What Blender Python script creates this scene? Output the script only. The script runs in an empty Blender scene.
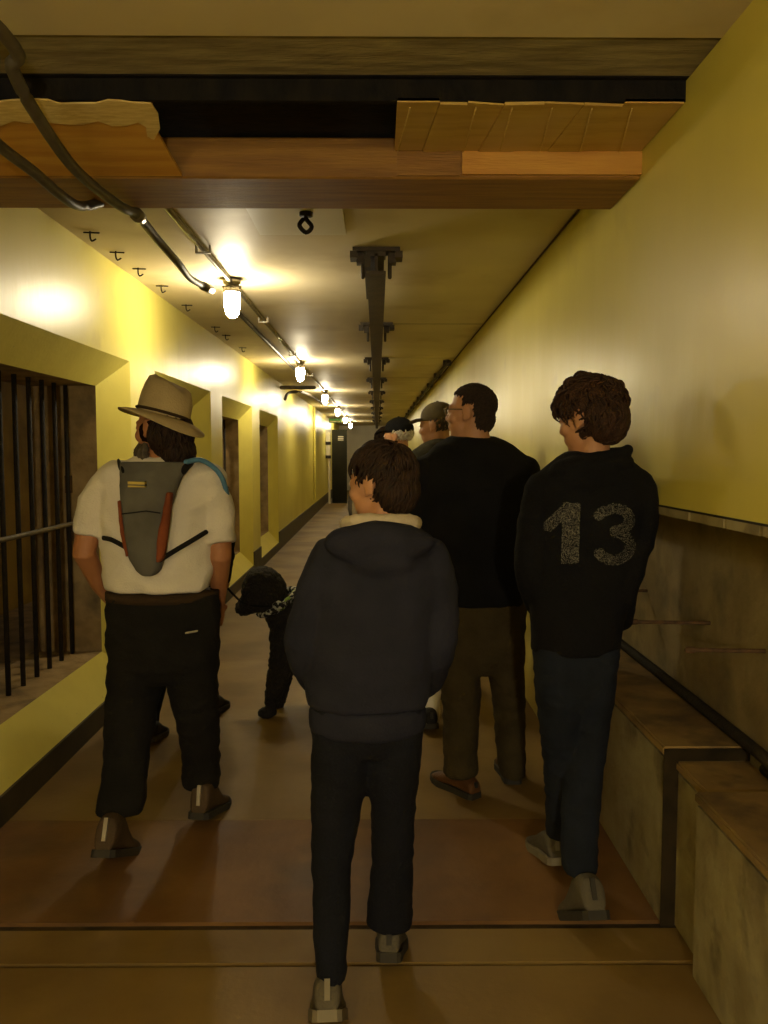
import bpy, bmesh, math, random
from mathutils import Vector, Matrix, noise
from mathutils.bvhtree import BVHTree
R = math.radians
random.seed(7)
scene = bpy.context.scene
col = scene.collection

# ------------------------------------------------------------------ camera
F_PX, CAM_H = 830.0, 1.48
PITCH, YAW = math.atan(59.0 / F_PX), math.atan(7.0 / F_PX)
cam_data = bpy.data.cameras.new('camera')
cam_data.sensor_fit = 'VERTICAL'
cam_data.sensor_height = 36.0
cam_data.lens = 36.0 * F_PX / 1024.0
cam_data.clip_start = 0.05
cam = bpy.data.objects.new('camera', cam_data)
col.objects.link(cam)
cam.location = (0, 0, CAM_H)
cam.rotation_euler = (math.pi / 2 - PITCH, 0, -YAW)
scene.camera = cam
CAM_R = (Matrix.Rotation(-YAW, 3, 'Z') @ Matrix.Rotation(math.pi / 2 - PITCH, 3, 'X'))

# ------------------------------------------------------------------ world, exposure
world = bpy.data.worlds.new('world')
scene.world = world
world.use_nodes = True
world.node_tree.nodes['Background'].inputs[0].default_value = (0.02, 0.016, 0.008, 1)
world.node_tree.nodes['Background'].inputs[1].default_value = 0.0
vs = scene.view_settings
vs.view_transform = 'Standard'
vs.look = 'None'
vs.exposure = 0.12
vs.gamma = 1.0
vs.use_curve_mapping = False
LAMP_STRENGTH = 190.0
REAR_FILL_STRENGTH = 850.0
LAMP_COLOR = (1.0, 0.85, 0.57)
LAMP_X, LAMP_Y0, LAMP_STEP = -0.90, 5.25, 4.6
LAMP_YB = -1.3

# ------------------------------------------------------------------ measuring helpers
def ray(px, py):
    return CAM_R @ Vector(((px - 384) / F_PX, -(py - 512) / F_PX, -1))
def P(px, py, Y):
    d = ray(px, py)
    return Vector((0, 0, CAM_H)) + d * (Y / d.y)
def G(px, py):                                   # point on the floor
    d = ray(px, py)
    return Vector((0, 0, CAM_H)) + d * (-CAM_H / d.z)

def HZ(px, py, z):                               # point on the level z
    d = ray(px, py)
    return Vector((0, 0, CAM_H)) + d * ((z - CAM_H) / d.z)

# ------------------------------------------------------------------ materials
MATS = {}
def mat(name, c1, c2=None, rough=0.7, scale=6.0, detail=6.0, bump=0.0, bscale=60.0, metallic=0.0,
        stretch=(1, 1, 1), lo=0.35, hi=0.65, c3=None, s3=2.0, lo3=0.5, hi3=0.7, spec=0.5, sheen=0.0,
        emit=None, estr=0.0, rvar=0.0, bdist=0.01):
    if name in MATS:
        return MATS[name]
    m = bpy.data.materials.new(name)
    m.use_nodes = True
    nt = m.node_tree
    b = nt.nodes['Principled BSDF']
    b.inputs['Roughness'].default_value = rough
    b.inputs['Metallic'].default_value = metallic
    b.inputs['Specular IOR Level'].default_value = spec
    b.inputs['Base Color'].default_value = (*c1, 1)
    if sheen:
        b.inputs['Sheen Weight'].default_value = sheen
    if emit:
        b.inputs['Emission Color'].default_value = (*emit, 1)
        b.inputs['Emission Strength'].default_value = estr
    tc = nt.nodes.new('ShaderNodeTexCoord')
    mp = nt.nodes.new('ShaderNodeMapping')
    mp.inputs['Scale'].default_value = stretch
    nt.links.new(tc.outputs['Object'], mp.inputs['Vector'])
    out = None
    if c2:
        n = nt.nodes.new('ShaderNodeTexNoise')
        n.inputs['Scale'].default_value = scale
        n.inputs['Detail'].default_value = detail
        nt.links.new(mp.outputs[0], n.inputs['Vector'])
        r = nt.nodes.new('ShaderNodeValToRGB')
        r.color_ramp.elements[0].position = lo
        r.color_ramp.elements[1].position = hi
        r.color_ramp.elements[0].color = (*c1, 1)
        r.color_ramp.elements[1].color = (*c2, 1)
        nt.links.new(n.outputs['Fac'], r.inputs['Fac'])
        out = r.outputs['Color']
        if rvar:
            mr = nt.nodes.new('ShaderNodeMapRange')
            mr.inputs['To Min'].default_value = rough - rvar
            mr.inputs['To Max'].default_value = rough + rvar
            nt.links.new(n.outputs['Fac'], mr.inputs['Value'])
            nt.links.new(mr.outputs[0], b.inputs['Roughness'])
    if c3:
        n3 = nt.nodes.new('ShaderNodeTexNoise')
        n3.inputs['Scale'].default_value = s3
        n3.inputs['Detail'].default_value = 8
        nt.links.new(tc.outputs['Object'], n3.inputs['Vector'])
        r3 = nt.nodes.new('ShaderNodeValToRGB')
        r3.color_ramp.elements[0].position = lo3
        r3.color_ramp.elements[1].position = hi3
        r3.color_ramp.elements[0].color = (0, 0, 0, 1)
        r3.color_ramp.elements[1].color = (1, 1, 1, 1)
        nt.links.new(n3.outputs['Fac'], r3.inputs['Fac'])
        mx = nt.nodes.new('ShaderNodeMix')
        mx.data_type = 'RGBA'
        nt.links.new(r3.outputs['Color'], mx.inputs['Factor'])
        if out:
            nt.links.new(out, mx.inputs[6])
        else:
            mx.inputs[6].default_value = (*c1, 1)
        mx.inputs[7].default_value = (*c3, 1)
        out = mx.outputs[2]
    if out:
        nt.links.new(out, b.inputs['Base Color'])
    if bump:
        nb = nt.nodes.new('ShaderNodeTexNoise')
        nb.inputs['Scale'].default_value = bscale
        nb.inputs['Detail'].default_value = 5
        nt.links.new(mp.outputs[0], nb.inputs['Vector'])
        bp = nt.nodes.new('ShaderNodeBump')
        bp.inputs['Strength'].default_value = bump
        bp.inputs['Distance'].default_value = bdist
        nt.links.new(nb.outputs['Fac'], bp.inputs['Height'])
        nt.links.new(bp.outputs[0], b.inputs['Normal'])
    MATS[name] = m
    return m

M_wall = mat('yellow_gloss_paint', (0.72, 0.64, 0.145), (0.66, 0.58, 0.125), spec=0.32, rough=0.36, scale=1.6, bump=0.12, bscale=9,
             stretch=(1, 1, 0.35), c3=(0.58, 0.50, 0.13), s3=3.2, lo3=0.62, hi3=0.80, rvar=0.10, bdist=0.02)
M_splay = mat('yellow_paint_reveal', (0.72, 0.64, 0.145), (0.67, 0.59, 0.13), rough=0.42, scale=5, bump=0.15, bscale=40,
              c3=(0.42, 0.36, 0.16), s3=60, lo3=0.70, hi3=0.76)
M_ceil = mat('ceiling_paint', (0.73, 0.64, 0.43), (0.63, 0.54, 0.35), spec=0.25, rough=0.55, scale=1.3, bump=0.12, bscale=7,
             c3=(0.48, 0.37, 0.18), s3=1.7, lo3=0.55, hi3=0.82, rvar=0.10, bdist=0.02)
M_strip = mat('rough_grey_concrete', (0.38, 0.32, 0.18), (0.20, 0.165, 0.09), rough=0.9, scale=5, stretch=(1, 6, 1), bump=0.5, bscale=25)
M_floor = mat('concrete_floor', (0.26, 0.168, 0.046), (0.165, 0.098, 0.025), rough=0.62, scale=1.6, bump=0.15, bscale=30,
              c3=(0.14, 0.085, 0.035), s3=0.9, lo3=0.52, hi3=0.78, rvar=0.12)
M_floor_red = mat('stained_concrete_floor', (0.22, 0.11, 0.030), (0.14, 0.065, 0.018), rough=0.6, scale=2.6, bump=0.2, bscale=30,
                  c3=(0.09, 0.05, 0.02), s3=2.4, lo3=0.5, hi3=0.75)
M_joint = mat('dark_joint', (0.030, 0.020, 0.009), (0.075, 0.046, 0.020), rough=0.9, scale=9)
M_base = mat('dark_painted_base', (0.050, 0.036, 0.019), (0.030, 0.022, 0.012), rough=0.6, scale=6)
M_conc = mat('brown_concrete', (0.40, 0.28, 0.13), (0.24, 0.16, 0.065), rough=0.9, scale=7, bump=0.6, bscale=35,
             c3=(0.12, 0.09, 0.05), s3=4, lo3=0.52, hi3=0.72)
M_cell = mat('ochre_cell_plaster', (0.58, 0.43, 0.15), (0.42, 0.30, 0.09), rough=0.9, scale=2.5, stretch=(1, 1.0, .4), bump=0.3, bscale=20,
             c3=(0.12, 0.085, 0.04), s3=2, lo3=0.5, hi3=0.8)
M_recess = mat('bare_concrete_recess', (0.30, 0.235, 0.115), (0.19, 0.14, 0.06), rough=0.9, scale=4, bump=0.5, bscale=25,
               c3=(0.10, 0.08, 0.045), s3=5, lo3=0.5, hi3=0.75)
M_block = mat('ledge_concrete', (0.36, 0.31, 0.175), (0.24, 0.19, 0.09), rough=0.85, scale=6, bump=0.5, bscale=25,
              c3=(0.12, 0.095, 0.05), s3=7, lo3=0.52, hi3=0.72)
M_ledge = mat('rust_brown_ledge', (0.30, 0.195, 0.065), (0.17, 0.105, 0.035), rough=0.8, scale=5, c3=(0.09, 0.06, 0.03), s3=6, lo3=0.5, hi3=0.7, bump=0.3, bscale=30)
M_bar = mat('dark_iron', (0.012, 0.010, 0.007), (0.024, 0.017, 0.010), spec=0.25, rough=0.75, scale=30, bump=0.3, bscale=90)
M_rust = mat('rusty_iron', (0.12, 0.06, 0.025), (0.05, 0.028, 0.014), rough=0.8, scale=30, bump=0.5, bscale=90)
M_crossbar = mat('worn_steel_bar', (0.13, 0.10, 0.05), (0.08, 0.06, 0.03), rough=0.6, scale=25)
M_rail = mat('rail_steel', (0.07, 0.048, 0.024), (0.035, 0.026, 0.015), rough=0.55, scale=9, bump=0.3, bscale=50)
M_black = mat('tar_black', (0.006, 0.006, 0.008), (0.016, 0.013, 0.011), spec=0.2, rough=0.95, scale=10, stretch=(2, 8, 1), bump=0.5, bscale=25)
M_ply = mat('plywood', (0.62, 0.43, 0.11), (0.50, 0.31, 0.065), rough=0.6, scale=5, stretch=(0.5, 5, 5), bump=0.2, bscale=40,
            c3=(0.62, 0.42, 0.16), s3=3, lo3=0.5, hi3=0.7)
M_ply2 = mat('plywood_orange', (0.64, 0.35, 0.06), (0.50, 0.23, 0.035), rough=0.6, scale=5, stretch=(0.5, 5, 5), bump=0.2, bscale=40)
M_beam = mat('brown_timber', (0.32, 0.155, 0.022), (0.21, 0.095, 0.013), rough=0.6, scale=6, stretch=(0.5, 6, 6), bump=0.3, bscale=30)
M_splint = mat('raw_split_wood', (0.74, 0.57, 0.22), (0.60, 0.42, 0.13), rough=0.8, scale=20, stretch=(1, 6, 6), bump=0.4, bscale=50)
M_conduit = mat('galvanised_conduit', (0.34, 0.31, 0.25), (0.20, 0.18, 0.14), rough=0.32, metallic=0.85, scale=20)
M_cable = mat('dark_flex_cable', (0.10, 0.082, 0.055), (0.06, 0.05, 0.035), rough=0.5, scale=20)
M_plate = mat('white_panel', (0.80, 0.75, 0.60), (0.74, 0.69, 0.54), rough=0.5, scale=3)
M_fix = mat('lamp_metal', (0.30, 0.27, 0.21), rough=0.35, metallic=0.9)
M_globe = mat('lit_glass_globe', (0.9, 0.85, 0.7), rough=0.2, emit=LAMP_COLOR, estr=LAMP_STRENGTH)
M_globe_rear_fill = mat('lit_glass_globe_rear_fill', (0.9, 0.85, 0.7), rough=0.2, emit=LAMP_COLOR, estr=REAR_FILL_STRENGTH)
M_globe_cell_fill = mat('lit_glass_globe_cell_fill', (0.9, 0.85, 0.7), rough=0.2, emit=LAMP_COLOR, estr=120.0)
M_skin = mat('skin', (0.50, 0.26, 0.14), (0.44, 0.21, 0.105), rough=0.55, scale=12, bump=0.1, bscale=120)
M_skin_tan = mat('skin_tan', (0.42, 0.185, 0.085), (0.36, 0.15, 0.065), rough=0.55, scale=12, bump=0.1, bscale=120)
M_eye = mat('eye_white', (0.75, 0.72, 0.66), rough=0.2)
M_iris = mat('eye_iris', (0.03, 0.018, 0.01), rough=0.2)
def cloth(name, c1, k=0.72, **kw):
    return mat(name, c1, tuple(x * k for x in c1), rough=kw.pop('rough', 0.95), scale=kw.pop('scale', 9), bump=kw.pop('bump', 0.35),
               bscale=kw.pop('bscale', 160), sheen=kw.pop('sheen', 0.0), spec=0.2, **kw)
M_navy = cloth('navy_fleece', (0.021, 0.022, 0.038), bdist=0.004)
M_cream = cloth('cream_lining', (0.62, 0.53, 0.40))
M_dkblue = cloth('dark_blue_trousers', (0.009, 0.010, 0.017))
M_white = cloth('white_cotton', (0.74, 0.69, 0.60), k=0.92)
M_chartrouser = cloth('charcoal_trousers', (0.012, 0.011, 0.010))
M_blackknit = cloth('black_knit', (0.007, 0.007, 0.008), bscale=240)
M_hoodblack = cloth('black_hoodie', (0.006, 0.006, 0.008))
M_olive = cloth('olive_trousers', (0.062, 0.047, 0.021))
M_jeans = cloth('dark_jeans', (0.014, 0.018, 0.030), bscale=300)
M_greenjacket = cloth('dark_green_jacket', (0.045, 0.042, 0.026))
M_khaki = cloth('khaki_shorts', (0.12, 0.095, 0.05))
M_beige = cloth('beige_jacket', (0.42, 0.33, 0.21))
M_darkjacket = cloth('dark_jacket', (0.02, 0.02, 0.022))
M_grey = cloth('grey_sweater', (0.14, 0.12, 0.10))
M_pack = cloth('grey_pack_fabric', (0.135, 0.128, 0.11), bscale=400)
M_packred = cloth('rust_red_fabric', (0.24, 0.065, 0.025))
M_strap = cloth('black_webbing', (0.014, 0.013, 0.012))
M_blue = cloth('blue_hose', (0.10, 0.24, 0.40), rough=0.5)
M_yellowtag = mat('yellow_tag', (0.55, 0.42, 0.08), (0.10, 0.09, 0.05), rough=0.7, scale=25, stretch=(.2, 1, 4), lo=0.45, hi=0.55)
M_hat = cloth('tan_hat_felt', (0.46, 0.36, 0.19), k=0.8)
M_hatband = cloth('brown_hat_band', (0.05, 0.03, 0.015))
M_capblack = cloth('black_cap', (0.008, 0.008, 0.009))
M_capolive = cloth('olive_cap', (0.16, 0.13, 0.075))
M_hair_dark = mat('dark_brown_hair', (0.030, 0.014, 0.007), (0.014, 0.007, 0.004), spec=0.25, rough=0.7, scale=40)
M_hair_brown = mat('brown_hair', (0.050, 0.022, 0.010), (0.022, 0.010, 0.005), spec=0.25, rough=0.7, scale=40)
M_hair_base = mat('hair_underlayer', (0.022, 0.010, 0.005), (0.012, 0.006, 0.003), rough=1.0, spec=0.0, scale=60)
M_hair_short = mat('cropped_brown_hair', (0.042, 0.021, 0.011), (0.022, 0.011, 0.006), rough=0.85, scale=90, bump=0.8, bscale=300)
M_hair_grey = mat('greying_hair', (0.10, 0.078, 0.048), (0.04, 0.028, 0.018), rough=0.6, scale=40)
M_hair_white = mat('white_hair', (0.60, 0.55, 0.45), (0.45, 0.40, 0.32), rough=0.6, scale=40)
M_shoe_grey = cloth('grey_sneaker', (0.13, 0.112, 0.08), rough=0.7)
M_shoe_boot = cloth('brown_hiking_boot', (0.085, 0.055, 0.030), rough=0.7)
M_shoe_brown = cloth('brown_leather_shoe', (0.14, 0.062, 0.022), rough=0.5)
M_shoe_black = cloth('black_shoe', (0.014, 0.012, 0.011), rough=0.6)
M_sole = mat('dark_rubber_sole', (0.03, 0.026, 0.02), rough=0.8)
M_sole_light = mat('pale_rubber_sole', (0.20, 0.17, 0.115), rough=0.7)
M_lace = cloth('pale_lace', (0.45, 0.40, 0.30))
M_print = mat('grey_number_print', (0.22, 0.205, 0.17), (0.10, 0.095, 0.08), rough=0.8, scale=60)
M_dog = mat('black_curly_fur', (0.007, 0.006, 0.006), (0.014, 0.011, 0.009), rough=0.85, scale=40, bump=1.0, bscale=70, bdist=0.02)
M_bandana = mat('patterned_bandana', (0.010, 0.010, 0.010), (0.42, 0.42, 0.36), rough=0.9, scale=42, lo=0.50, hi=0.54,
                c3=(0.22, 0.34, 0.05), s3=14, lo3=0.60, hi3=0.64)
M_door = mat('dark_green_door', (0.016, 0.016, 0.010), (0.024, 0.022, 0.013), spec=0.1, rough=0.9, scale=3)
M_post = mat('white_post', (0.62, 0.56, 0.40), rough=0.5)
M_sign = mat('green_sign', (0.08, 0.28, 0.09), rough=0.5)
M_signpale = mat('pale_sign_face', (0.65, 0.62, 0.42), rough=0.5)
M_glass = mat('spectacle_metal', (0.5, 0.46, 0.4), rough=0.25, metallic=0.9)
M_lips = mat('lip', (0.36, 0.12, 0.08), rough=0.5)

# ------------------------------------------------------------------ mesh helpers
def add_box(bm, x0, x1, y0, y1, z0, z1):
    v = [bm.verts.new((x, y, z)) for z in (z0, z1) for y in (y0, y1) for x in (x0, x1)]
    for q in ((0, 2, 3, 1), (4, 5, 7, 6), (0, 1, 5, 4), (2, 6, 7, 3), (0, 4, 6, 2), (1, 3, 7, 5)):
        bm.faces.new([v[i] for i in q])
def add_quad(bm, *pts):
    bm.faces.new([bm.verts.new(p) for p in pts])
def loft(bm, rings, n=20, power=2.0):
    """rings: (centre, u half-axis, v half-axis); closed solid."""
    prev = None
    first = None
    for c, u, v in rings:
        ring = []
        for i in range(n):
            a = 2 * math.pi * i / n
            ca, sa = math.cos(a), math.sin(a)
            if power != 2.0:
                ca = math.copysign(abs(ca) ** (2 / power), ca)
                sa = math.copysign(abs(sa) ** (2 / power), sa)
            ring.append(bm.verts.new(c + u * ca + v * sa))
        if prev:
            for i in range(n):
                j = (i + 1) % n
                bm.faces.new((prev[i], prev[j], ring[j], ring[i]))
        else:
            first = ring
        prev = ring
    bm.faces.new(list(reversed(first)))
    bm.faces.new(prev)
def ellipsoid(bm, c, rx, ry, rz, rot=None, seg=20, rings=12):
    m = Matrix.Translation(c) @ ((rot.to_4x4()) if rot else Matrix.Identity(4)) @ Matrix.Diagonal((rx, ry, rz, 1))
    bmesh.ops.create_uvsphere(bm, u_segments=seg, v_segments=rings, radius=1.0, matrix=m)
def limb(bm, pts, radii, n=14, flat=1.0, ref=Vector((0, 1, 0)), ends=True):
    """round tube through pts with radii; rounded ends."""
    pts = [Vector(p) for p in pts]
    rings = []
    for i, p in enumerate(pts):
        a = pts[max(i - 1, 0)]
        b = pts[min(i + 1, len(pts) - 1)]
        t = (b - a).normalized()
        rf = ref if abs(t.dot(ref)) < 0.95 else Vector((1, 0, 0))
        u = t.cross(rf).normalized()
        v = t.cross(u).normalized()
        r = radii[i] if hasattr(radii, '__len__') else radii
        if ends and i == 0:
            for k, s in ((-0.9, 0.44), (-0.6, 0.8)):
                rings.append((p + t * r * k, u * r * s, v * r * s * flat))
        rings.append((p, u * r, v * r * flat))
        if ends and i == len(pts) - 1:
            for k, s in ((0.6, 0.8), (0.9, 0.44)):
                rings.append((p + t * r * k, u * r * s, v * r * s * flat))
    loft(bm, rings, n)
def smooth_path(pts, k=4):
    pts = [Vector(p) for p in pts]
    out = []
    for i in range(len(pts) - 1):
        p0, p1, p2, p3 = pts[max(i - 1, 0)], pts[i], pts[i + 1], pts[min(i + 2, len(pts) - 1)]
        for j in range(k):
            t = j / k
            out.append(0.5 * ((2 * p1) + (p2 - p0) * t + (2 * p0 - 5 * p1 + 4 * p2 - p3) * t * t + (3 * p1 - p0 - 3 * p2 + p3) * t ** 3))
    out.append(pts[-1])
    return out
def world_loc(o):
    v = Vector((0, 0, 0))
    while o:
        v += o.location
        o = o.parent
    return v
def obj(name, src, material, parent=None, smooth=False):
    if isinstance(src, bpy.types.Mesh):
        me = src
        me.name = name
    else:
        me = bpy.data.meshes.new(name)
        bmesh.ops.recalc_face_normals(src, faces=src.faces)
        src.to_mesh(me)
        src.free()
    me.materials.clear()
    if isinstance(material, (list, tuple)):
        for m in material:
            me.materials.append(m)
    else:
        me.materials.append(material)
    if smooth:
        me.polygons.foreach_set('use_smooth', [True] * len(me.polygons))
    if parent:
        me.transform(Matrix.Translation(-world_loc(parent)))
    o = bpy.data.objects.new(name, me)
    col.objects.link(o)
    if parent:
        o.parent = parent
    return o
def tag(o, label, cat, group=None):
    o['label'] = label
    o['category'] = cat
    if group:
        o['group'] = group
    return o
def thing(name, label, cat, loc=(0, 0, 0), group=None):
    o = bpy.data.objects.new(name, None)
    o.empty_display_size = 0.1
    col.objects.link(o)
    o.location = loc
    return tag(o, label, cat, group)
def struct(name, bm, m, label=None):
    o = obj(name, bm, m)
    o['kind'] = 'structure'
    if label:
        o['label'] = label
        o['category'] = name.split('_')[0]
    return o
def copy_tree(o, parent=None, loc=None):
    c = o.copy()
    col.objects.link(c)
    c.parent = parent
    if loc is not None:
        c.location = loc
    for ch in list(o.children):
        copy_tree(ch, c)
    return c
def remesh(bm, voxel=0.008, smooth=4, disp=None, factor=0.5):
    me = bpy.data.meshes.new('tmp')
    bmesh.ops.recalc_face_normals(bm, faces=bm.faces)
    bm.to_mesh(me)
    bm.free()
    o = bpy.data.objects.new('tmp', me)
    col.objects.link(o)
    m = o.modifiers.new('r', 'REMESH')
    m.mode = 'VOXEL'
    m.voxel_size = voxel
    if smooth:
        s = o.modifiers.new('s', 'SMOOTH')
        s.factor = factor
        s.iterations = smooth
    dg = bpy.context.evaluated_depsgraph_get()
    dg.update()
    res = bpy.data.meshes.new_from_object(o.evaluated_get(dg))
    bpy.data.objects.remove(o)
    bpy.data.meshes.remove(me)
    if disp:
        ns = [v.normal.copy() for v in res.vertices]
        for v, nn in zip(res.vertices, ns):
            v.co += nn * disp(v.co)
    res.polygons.foreach_set('use_smooth', [True] * len(res.polygons))
    return res
def folds(amp=0.006, s=(9, 9, 14), seed=0.0):
    def f(p):
        q = Vector((p.x * s[0] + seed, p.y * s[1], p.z * s[2]))
        a = 1 - 2 * abs(noise.noise(q))
        b = noise.noise(q * 2.3)
        return amp * (a * 0.8 + b * 0.5 - 0.35)
    return f

# ================================================================== THE SETTING
XL, XR, ZC = -1.50, 0.90, 2.56
Y_BACK, Y_END = -6.0, 33.0
# ---- floor: a dark bed with slabs on it
bm = bmesh.new(); add_box(bm, XL - 0.02, XR + 0.3, Y_BACK, Y_END, -0.15, -0.012)
floor = struct('floor', bm, M_joint, 'worn brown concrete corridor floor in slabs')
slab_rows = [(Y_BACK, -1.2), (-1.194, 2.30), (2.32, 2.487), (2.53, 3.263)]
y = 3.266
while y < Y_END - 0.5:
    slab_rows.append((y, min(y + 2.602, Y_END))); y += 2.606
for i, (a, b) in enumerate(slab_rows):
    cuts = [XL, XR + 0.25] if i < 5 or i % 2 else [XL, -0.28 + 0.12 * math.sin(i * 2.1), XR + 0.25]
    for k in range(len(cuts) - 1):
        bm = bmesh.new()
        add_box(bm, cuts[k] + (0.003 if k else 0), cuts[k + 1] - 0.003, a, b, -0.02, 0)
        obj('slab', bm, M_floor_red if i == 3 else M_floor, floor)
# ---- left wall with splayed window openings
WIN = [(2.70, 5.10), (5.66, 7.55), (8.10, 10.03), (10.66, 12.62)]
OB, OT, IB, IT, XI = 0.12, 2.035, 0.315, 1.865, -1.62
bm = bmesh.new()
edges = [Y_BACK] + [e for w in WIN for e in w] + [Y_END]
for k in range(0, len(edges), 2):
    a, b = edges[k], edges[k + 1]
    add_quad(bm, (XL, a, 0), (XL, b, 0), (XL, b, ZC), (XL, a, ZC))
for a, b in WIN:
    add_quad(bm, (XL, a, OT), (XL, b, OT), (XL, b, ZC), (XL, a, ZC))
    add_quad(bm, (XL, a, 0), (XL, b, 0), (XL, b, OB), (XL, a, OB))
wall_left = struct('wall_left', bm, M_wall, 'glossy yellow painted corridor wall with barred cell windows')
bm = bmesh.new()          # painted dark base, tall on the piers and cut low under the windows
for k in range(0, len(edges), 2):
    a, b = edges[k], edges[k + 1]
    add_box(bm, XL - 0.02, XL + 0.012, a, b, 0, 0.28)
for a, b in WIN:
    add_box(bm, XL - 0.02, XL + 0.012, a, b, 0, OB)
struct('baseboard_left', bm, M_base, 'dark brown painted base band along the yellow wall')
# windows
def window(n, a, b, bars):
    ia, ib = a + 0.45, b - 0.27
    e = bpy.data.objects.new('window_%d' % n, None); col.objects.link(e)
    e.location = (XI, (a + b) / 2, IB); e['kind'] = 'structure'
    e['label'] = ['barred cell window nearest the camera beside the man in the hat', 'second barred cell window behind the tan hat',
                  'third barred cell window from the camera', 'farthest barred cell window in the yellow wall'][n - 1]
    e['category'] = 'window'
    o = [(XL, a, OB), (XL, b, OB), (XL, b, OT), (XL, a, OT)]
    i = [(XI, ia, IB), (XI, ib, IB), (XI, ib, IT), (XI, ia, IT)]
    for k, nm in enumerate(('sill', 'jamb', 'lintel', 'jamb')):
        j = (k + 1) % 4
        bm = bmesh.new(); add_quad(bm, o[k], o[j], i[j], i[k]); obj(nm, bm, M_splay, e)
    bm = bmesh.new()      # bare concrete reveal behind the paint
    D = -2.02
    q = [(D, ia, IB), (D, ib, IB), (D, ib, IT), (D, ia, IT)]
    for k in range(4):
        j = (k + 1) % 4
        add_quad(bm, i[k], i[j], q[j], q[k])
    obj('reveal', bm, M_conc, e)
    yb, xb = ib - 0.05, -1.775
    while yb > ia + 0.01:
        bm = bmesh.new()
        limb(bm, [(xb, yb, IB - 0.005), (xb, yb, IT + 0.005)], 0.0125, n=10, ends=False)
        obj('bar', bm, M_bar, e, True); yb -= 0.168
    bm = bmesh.new()
    limb(bm, [(xb + 0.025, ia, 1.075), (xb + 0.025, ib + 0.01, 1.075)], 0.013, n=10)
    obj('crossbar', bm, M_crossbar, e, True)
    if n == 1:
        for zz in (1.30, 1.02):
            bm = bmesh.new(); add_box(bm, xb - 0.02, xb + 0.012, ib - 0.045, ib - 0.012, zz - 0.05, zz + 0.05); obj('hinge', bm, M_rust, e)
for n, (a, b) in enumerate(WIN): window(n + 1, a, b, 6)
# cell rooms behind the windows
bm = bmesh.new()
cx0, cx1, cy0, cy1, cz0, cz1 = -2.75, -2.02, 2.6, 13.4, 0.30, 2.5
add_quad(bm, (cx0, cy0, cz0), (cx0, cy1, cz0), (cx0, cy1, cz1), (cx0, cy0, cz1))
add_quad(bm, (cx0, cy0, cz0), (cx1, cy0, cz0), (cx1, cy0, cz1), (cx0, cy0, cz1))
add_quad(bm, (cx0, cy1, cz0), (cx1, cy1, cz0), (cx1, cy1, cz1), (cx0, cy1, cz1))
add_quad(bm, (cx0, cy0, cz1), (cx1, cy0, cz1), (cx1, cy1, cz1), (cx0, cy1, cz1))
struct('wall_cell', bm, M_cell, 'ochre plaster cell wall seen through the bars')
bm = bmesh.new(); add_quad(bm, (cx0, cy0, cz0), (cx1, cy0, cz0), (cx1, cy1, cz0), (cx0, cy1, cz0))
struct('floor_cell', bm, M_conc, 'bare concrete cell floor behind the bars')
bm = bmesh.new()
ys = [cy0] + [e for a, b in WIN for e in (a + 0.45, b - 0.27)] + [cy1]
for k in range(0, len(ys), 2):
    add_quad(bm, (cx1, ys[k], cz0), (cx1, ys[k + 1], cz0), (cx1, ys[k + 1], cz1), (cx1, ys[k], cz1))
for a, b in WIN:
    add_quad(bm, (cx1, a + .45, IT), (cx1, b - .27, IT), (cx1, b - .27, cz1), (cx1, a + .45, cz1))
struct('wall_cell_front', bm, M_cell, 'inner face of the cell wall around the barred windows')

# ---- right wall: upper wall overhanging a recess with a ledge
RZ, RX, RY1 = 1.312, 1.153, 4.35
bm = bmesh.new()
add_box(bm, XR, XR + 0.6, Y_BACK, RY1, RZ, ZC)
add_box(bm, XR, XR + 0.6, RY1, Y_END, 0, ZC)
struct('wall_right', bm, M_wall, 'glossy yellow painted wall overhanging the concrete recess')
bm = bmesh.new(); add_box(bm, RX, XR + 0.6, Y_BACK, RY1, -0.01, RZ)
struct('wall_recess', bm, M_recess, 'bare stained concrete back wall of the recess')
trim = bpy.data.objects.new('trim_1', None); col.objects.link(trim); trim.location = (XR, 2, RZ)
trim['kind'] = 'structure'; trim['label'] = 'pale segmented lip under the yellow right wall'; trim['category'] = 'trim'
yy = -0.6
k = 0
while yy < RY1 - 0.3:
    L = 0.23 + 0.05 * math.sin(k * 1.7)
    bm = bmesh.new(); add_box(bm, XR - 0.004, XR + 0.03, yy, yy + L, RZ - 0.026, RZ - 0.002); obj('strip', bm, M_block, trim)
    yy += L + 0.018; k += 1
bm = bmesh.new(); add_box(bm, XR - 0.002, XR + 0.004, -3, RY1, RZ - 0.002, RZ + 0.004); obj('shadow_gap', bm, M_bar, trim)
# ledge blocks in the recess
def ledge(label, y0, y1, top, x0=0.89):
    e = thing('concrete_ledge', label, 'ledge', (1.0, (y0 + y1) / 2, 0))
    bm = bmesh.new(); add_box(bm, x0, RX - 0.001, y0, y1, 0.0, top - 0.03)
    bmesh.ops.bevel(bm, geom=[g for g in bm.edges], offset=0.008, segments=2, affect='EDGES'); obj('block', bm, M_block, e)
    bm = bmesh.new(); add_box(bm, x0 - 0.006, RX - 0.001, y0 - 0.004, y1, top - 0.03, top)
    bmesh.ops.bevel(bm, geom=[g for g in bm.edges], offset=0.006, segments=2, affect='EDGES'); obj('cap', bm, M_ledge, e)
    return e
far_ledge = ledge('brown-topped concrete ledge in the recess beside the boy numbered thirteen', 2.50, RY1, 0.575)
bm = bmesh.new(); add_box(bm, 0.8855, 0.932, 2.4935, 2.4965, 0.0, 0.545); add_box(bm, 0.8855, 1.15, 2.4915, 2.4955, 0.532, 0.570); shade_bm = bm
ledge('pale concrete ledge block nearest the camera at lower right', -2.5, 2.245, 0.54)
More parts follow.
